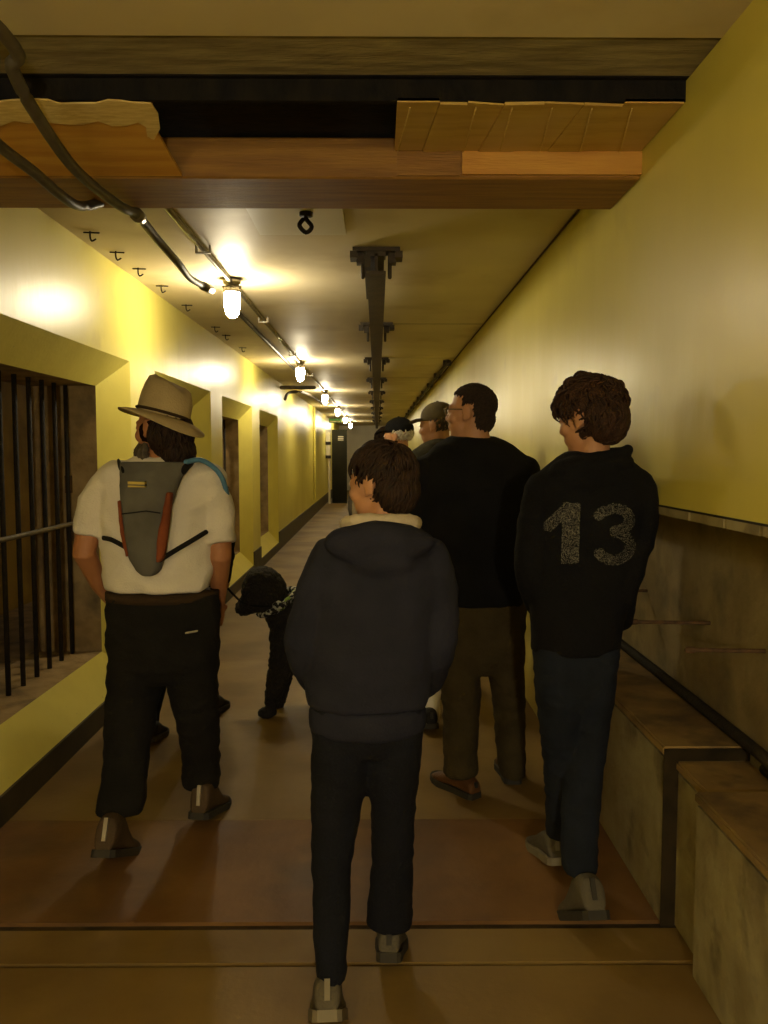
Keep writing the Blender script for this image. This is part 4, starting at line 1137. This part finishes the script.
bm = bmesh.new(); loft(bm, torso, 24); sleeve(bm, armL, [.07, .062, .055, .045]); sleeve(bm, armR, [.07, .062, .055, .045])
ellipsoid(bm, P(440, 444, Yo - .02), .085, .085, .035)
obj('jacket', remesh(bm, .01, 4, folds(.006)), M_greenjacket, e)
bm = bmesh.new(); loft(bm, [row(407, 471, 588, Yo, .125), row(407, 472, 615, Yo, .125), row(420, 460, 632, Yo, .09)], 24)
for l in (leg1, leg2): loft(bm, [(c, u * 1.12, v * 1.12) for c, u, v in l[:5]], 18)
obj('shorts', remesh(bm, .01, 3, folds(.005)), M_khaki, e)
for l in (leg1, leg2):
    bm = bmesh.new(); q = [(c, u + u.normalized() * .004, v + v.normalized() * .004) for c, u, v in l[-3:]]; loft(bm, q, 16); obj('sock', bm, M_white, e, True)
shoe(e, Vector((P(432, 738, 4.27).x, 4.24, 0)), R(6), .29, M_shoe_black, M_sole, R(12), .01, False)
shoe(e, Vector((P(474, 705, 5.0).x, 4.98, 0)), R(4), .29, M_shoe_black, M_sole, 0, .01, False)
capped(hc, Rm, hs, M_capolive, e)
bm = bmesh.new(); hair_mesh(bm, hc, Rm, hs, 140, .03, .2, lambda d: d.y < .1 and -.55 < d.z < .1, rad=.006, lift=.004, r=(.079, .098, .088), seed=41, steps=4); obj('hair', bm, M_hair_grey, e, True)
# black capped older man in beige
Yk = 5.75
e = thing('person', 'older man with white hair, black cap and beige jacket further ahead', 'person', (P(398, 600, Yk).x, Yk, 0))
def far_person(e, Y, cx, top, m_top, m_leg, m_skin, m_shoe, yaw, vox=.009):
    """standing walker of about 1.7 m built round the pixel column cx with the crown at row top"""
    k = F_PX / Y
    hcz = P(cx, top, Y); hc = Vector((hcz.x, Y, hcz.z - .115))
    base = hc.z - .18
    ctr = Vector((hc.x, Y, 0))
    def rr(z, w, d, dx=0): return (ctr + Vector((dx, 0, z)), Vector((w, 0, 0)), Vector((0, d, 0)))
    S = base / 1.42
    torso = mid_rows([rr(base + .03, .075, .06), rr(base - .03, .17, .10), rr(base - .12, .22, .13), rr(base - .35, .20, .135), rr(base - .55, .19, .135), rr(base - .66, .19, .13)])
    arms = []
    for s in (-1, 1):
        arms.append([ctr + Vector((s * .20, 0, base - .10)), ctr + Vector((s * .25, 0, base - .25)), ctr + Vector((s * .26, .0, base - .40)), ctr + Vector((s * .20, .2, base - .52))])
    legs = []
    for s in (-1, 1):
        f = .22 * s
        legs.append(mid_rows([rr(.80 * S, .105, .11, s * .09), rr(.62 * S, .09, .10, s * .09), (ctr + Vector((s * .09, f * .5 + .04, .42 * S)), X3 * .068, Y3 * .075), (ctr + Vector((s * .09, f * .8, .22 * S)), X3 * .062, Y3 * .065), (ctr + Vector((s * .09, f, .07)), X3 * .058, Y3 * .062)]))
    Rm = frame(yaw, R(-3))
    build_body(e, torso, hc, Rm, .98, Vector((hc.x, Y, base)), [(a, [.044, .042, .038, .028], Vector((-s * .3, .7, -.3)), Vector((0, 0, -1)), -s, .6) for a, s in zip(arms, (-1, 1))], legs, m_skin, .008)
    bm = bmesh.new(); loft(bm, torso, 24)
    for a in arms: sleeve(bm, a, [.068, .06, .054, .042])
    ellipsoid(bm, Vector((hc.x, Y - .01, base + .02)), .082, .08, .035)
    obj('jacket', remesh(bm, .011, 4, folds(.006)), m_top, e)
    bm = bmesh.new(); loft(bm, [rr(.86 * S, .18, .125), rr(.76 * S, .185, .125), rr(.70 * S, .12, .09)], 24)
    for l in legs: loft(bm, l, 18)
    obj('trousers', remesh(bm, .011, 4, folds(.005)), m_leg, e)
    for s in (-1, 1):
        shoe(e, Vector((ctr.x + s * .09, Y + .22 * s - .07, 0)), 0, .28, m_shoe, M_sole, R(8) if s < 0 else 0, .01, False)
    return hc, Rm
hc, Rm = far_person(e, Yk, 398, 420, M_beige, M_olive, M_skin, M_shoe_brown, R(68))
capped(hc, Rm, .98, M_capblack, e)
bm = bmesh.new(); hair_mesh(bm, hc, Rm, .98, 160, .03, .2, lambda d: d.y < .15 and -.55 < d.z < .12, rad=.006, lift=.004, r=(.080, .099, .088), seed=43, steps=4); obj('hair', bm, M_hair_white, e, True)
Yw = 6.9
e = thing('person', 'dark haired walker farthest ahead, head just above the boy', 'person', (P(386, 600, Yw).x, Yw, 0))
hc, Rm = far_person(e, Yw, 386, 429, M_grey, M_chartrouser, M_skin, M_shoe_black, R(75))
bm = bmesh.new(); hair_mesh(bm, hc, Rm, .98, 240, .06, .2, hl_back(.3, -.6), seed=51); ellipsoid(bm, hc + Rm @ Vector((0, -.016, .036)), .081, .099, .086, Rm)
obj('hair', bm, M_hair_dark, e, True)

# ------------------------------------------------------------------ black dog
Yd = 4.62
e = thing('dog', 'black curly-coated dog in patterned bandana on a leash', 'dog', (P(285, 700, Yd).x, Yd + .1, 0))
def D(px, py, dy=0): return P(px, py, Yd + dy)
bm = bmesh.new()
# head turned left and down: fluffy skull, drooping ears, muzzle
ellipsoid(bm, D(264, 591), .122, .110, .125)
ellipsoid(bm, D(262, 578, -.02), .085, .085, .060)
limb(bm, [D(258, 596, .01), D(249, 604, .04), D(243, 608, .06)], [.080, .056, .042], 14)
ellipsoid(bm, D(239, 606, .07), .018, .018, .015)
ellipsoid(bm, D(267, 600, -.085), .055, .028, .085, Matrix.Rotation(R(-8), 3, 'Y'))
ellipsoid(bm, D(262, 598, .095), .050, .028, .080)
# neck, chest, trunk going to the right behind the boy
limb(bm, [D(270, 596), D(281, 612, .02), D(290, 628, .04)], [.080, .090, .105], 16)
loft(bm, [(D(278, 632, .04), Z3 * .06, Y3 * .05), (D(283, 634, .04), Z3 * .125, Y3 * .105), (D(300, 636, .06), Z3 * .15, Y3 * .125), (D(325, 634, .08), Z3 * .14, Y3 * .12), (D(350, 630, .10), Z3 * .115, Y3 * .105),
          (D(366, 628, .12), Z3 * .115, Y3 * .105), (D(376, 630, .13), Z3 * .10, Y3 * .09), (D(382, 632, .13), Z3 * .05, Y3 * .05)], 20)
# front legs: elbow, wrist, paw
for dx, dy, fx in ((0, -.05, 0), (4, .14, 6)):
    limb(bm, [D(285 + dx, 636, dy + .02), D(283 + dx, 655, dy), D(277 + dx, 680, dy), D(273 + dx + fx * .3, 697, dy), D(271 + dx + fx * .4, 706, dy)], [.085, .070, .055, .042, .030], 14)
    q = D(269 + dx + fx * .4, 708, dy); ellipsoid(bm, Vector((q.x - .01, q.y, .026)), .050, .034, .026)
# hind legs: knee forward at the belly, hock back, near-vertical shank
for dx, dy in ((0, .0), (-8, .24)):
    limb(bm, [D(368 + dx, 634, dy), D(357 + dx, 660, dy), D(374 + dx, 684, dy), D(372 + dx, 705, dy)], [.095, .070, .040, .032], 14)
    q = D(368 + dx, 708, dy); ellipsoid(bm, Vector((q.x, q.y, .024)), .050, .034, .024)
# tail
limb(bm, smooth_path([D(378, 620, .13), D(385, 600, .13), D(385, 580, .13)]), .028, 10); ellipsoid(bm, D(385, 574, .13), .05, .05, .05)
def curl(p):
    return .009 * (1 - 2 * abs(noise.noise(p * 30))) + .004 * noise.noise(p * 60)
obj('body', remesh(bm, .009, 2, curl), M_dog, e)
for dy in (-.045, .06):
    bm = bmesh.new(); ellipsoid(bm, D(253, 589, dy - .03), .011, .011, .011, None, 12, 8); obj('eye', bm, M_iris, e, True)
bm = bmesh.new()      # bandana round the neck with a hanging corner
c0, ax = D(279, 604, .01), (D(290, 628, .04) - D(270, 596)).normalized()
u = ax.cross(Y3).normalized(); v = ax.cross(u)
loop = [c0 + u * .118 * math.cos(k / 24 * 6.2832) + v * .118 * math.sin(k / 24 * 6.2832) for k in range(25)]
for k in range(24): limb(bm, [loop[k] - ax * .015, loop[k + 1] - ax * .015], .022, 8); 
limb(bm, [c0 + v * -.118, c0 + v * -.128 + Vector((-.03, 0, -.02)), c0 + v * -.125 + Vector((-.07, .0, -.05))], [.028, .03, .008], 10, flat=.4)
ellipsoid(bm, D(279, 606, -.125), .035, .018, .028)
obj('bandana', remesh(bm, .007, 2, folds(.006, (24, 24, 24), 6)), M_bandana, e)
bm = bmesh.new(); hnd = P(224, 583, Yc + .2)
limb(bm, smooth_path([P(222, 575, Yc + .18), hnd, P(232, 593, Yc + .21), D(242, 602, -.02), D(256, 606, -.1), D(270, 606, -.12)], 5), .006, 8)
tag(obj('dog_leash', bm, M_strap, None, True), 'thin black leash running from the dog to its walker', 'leash')
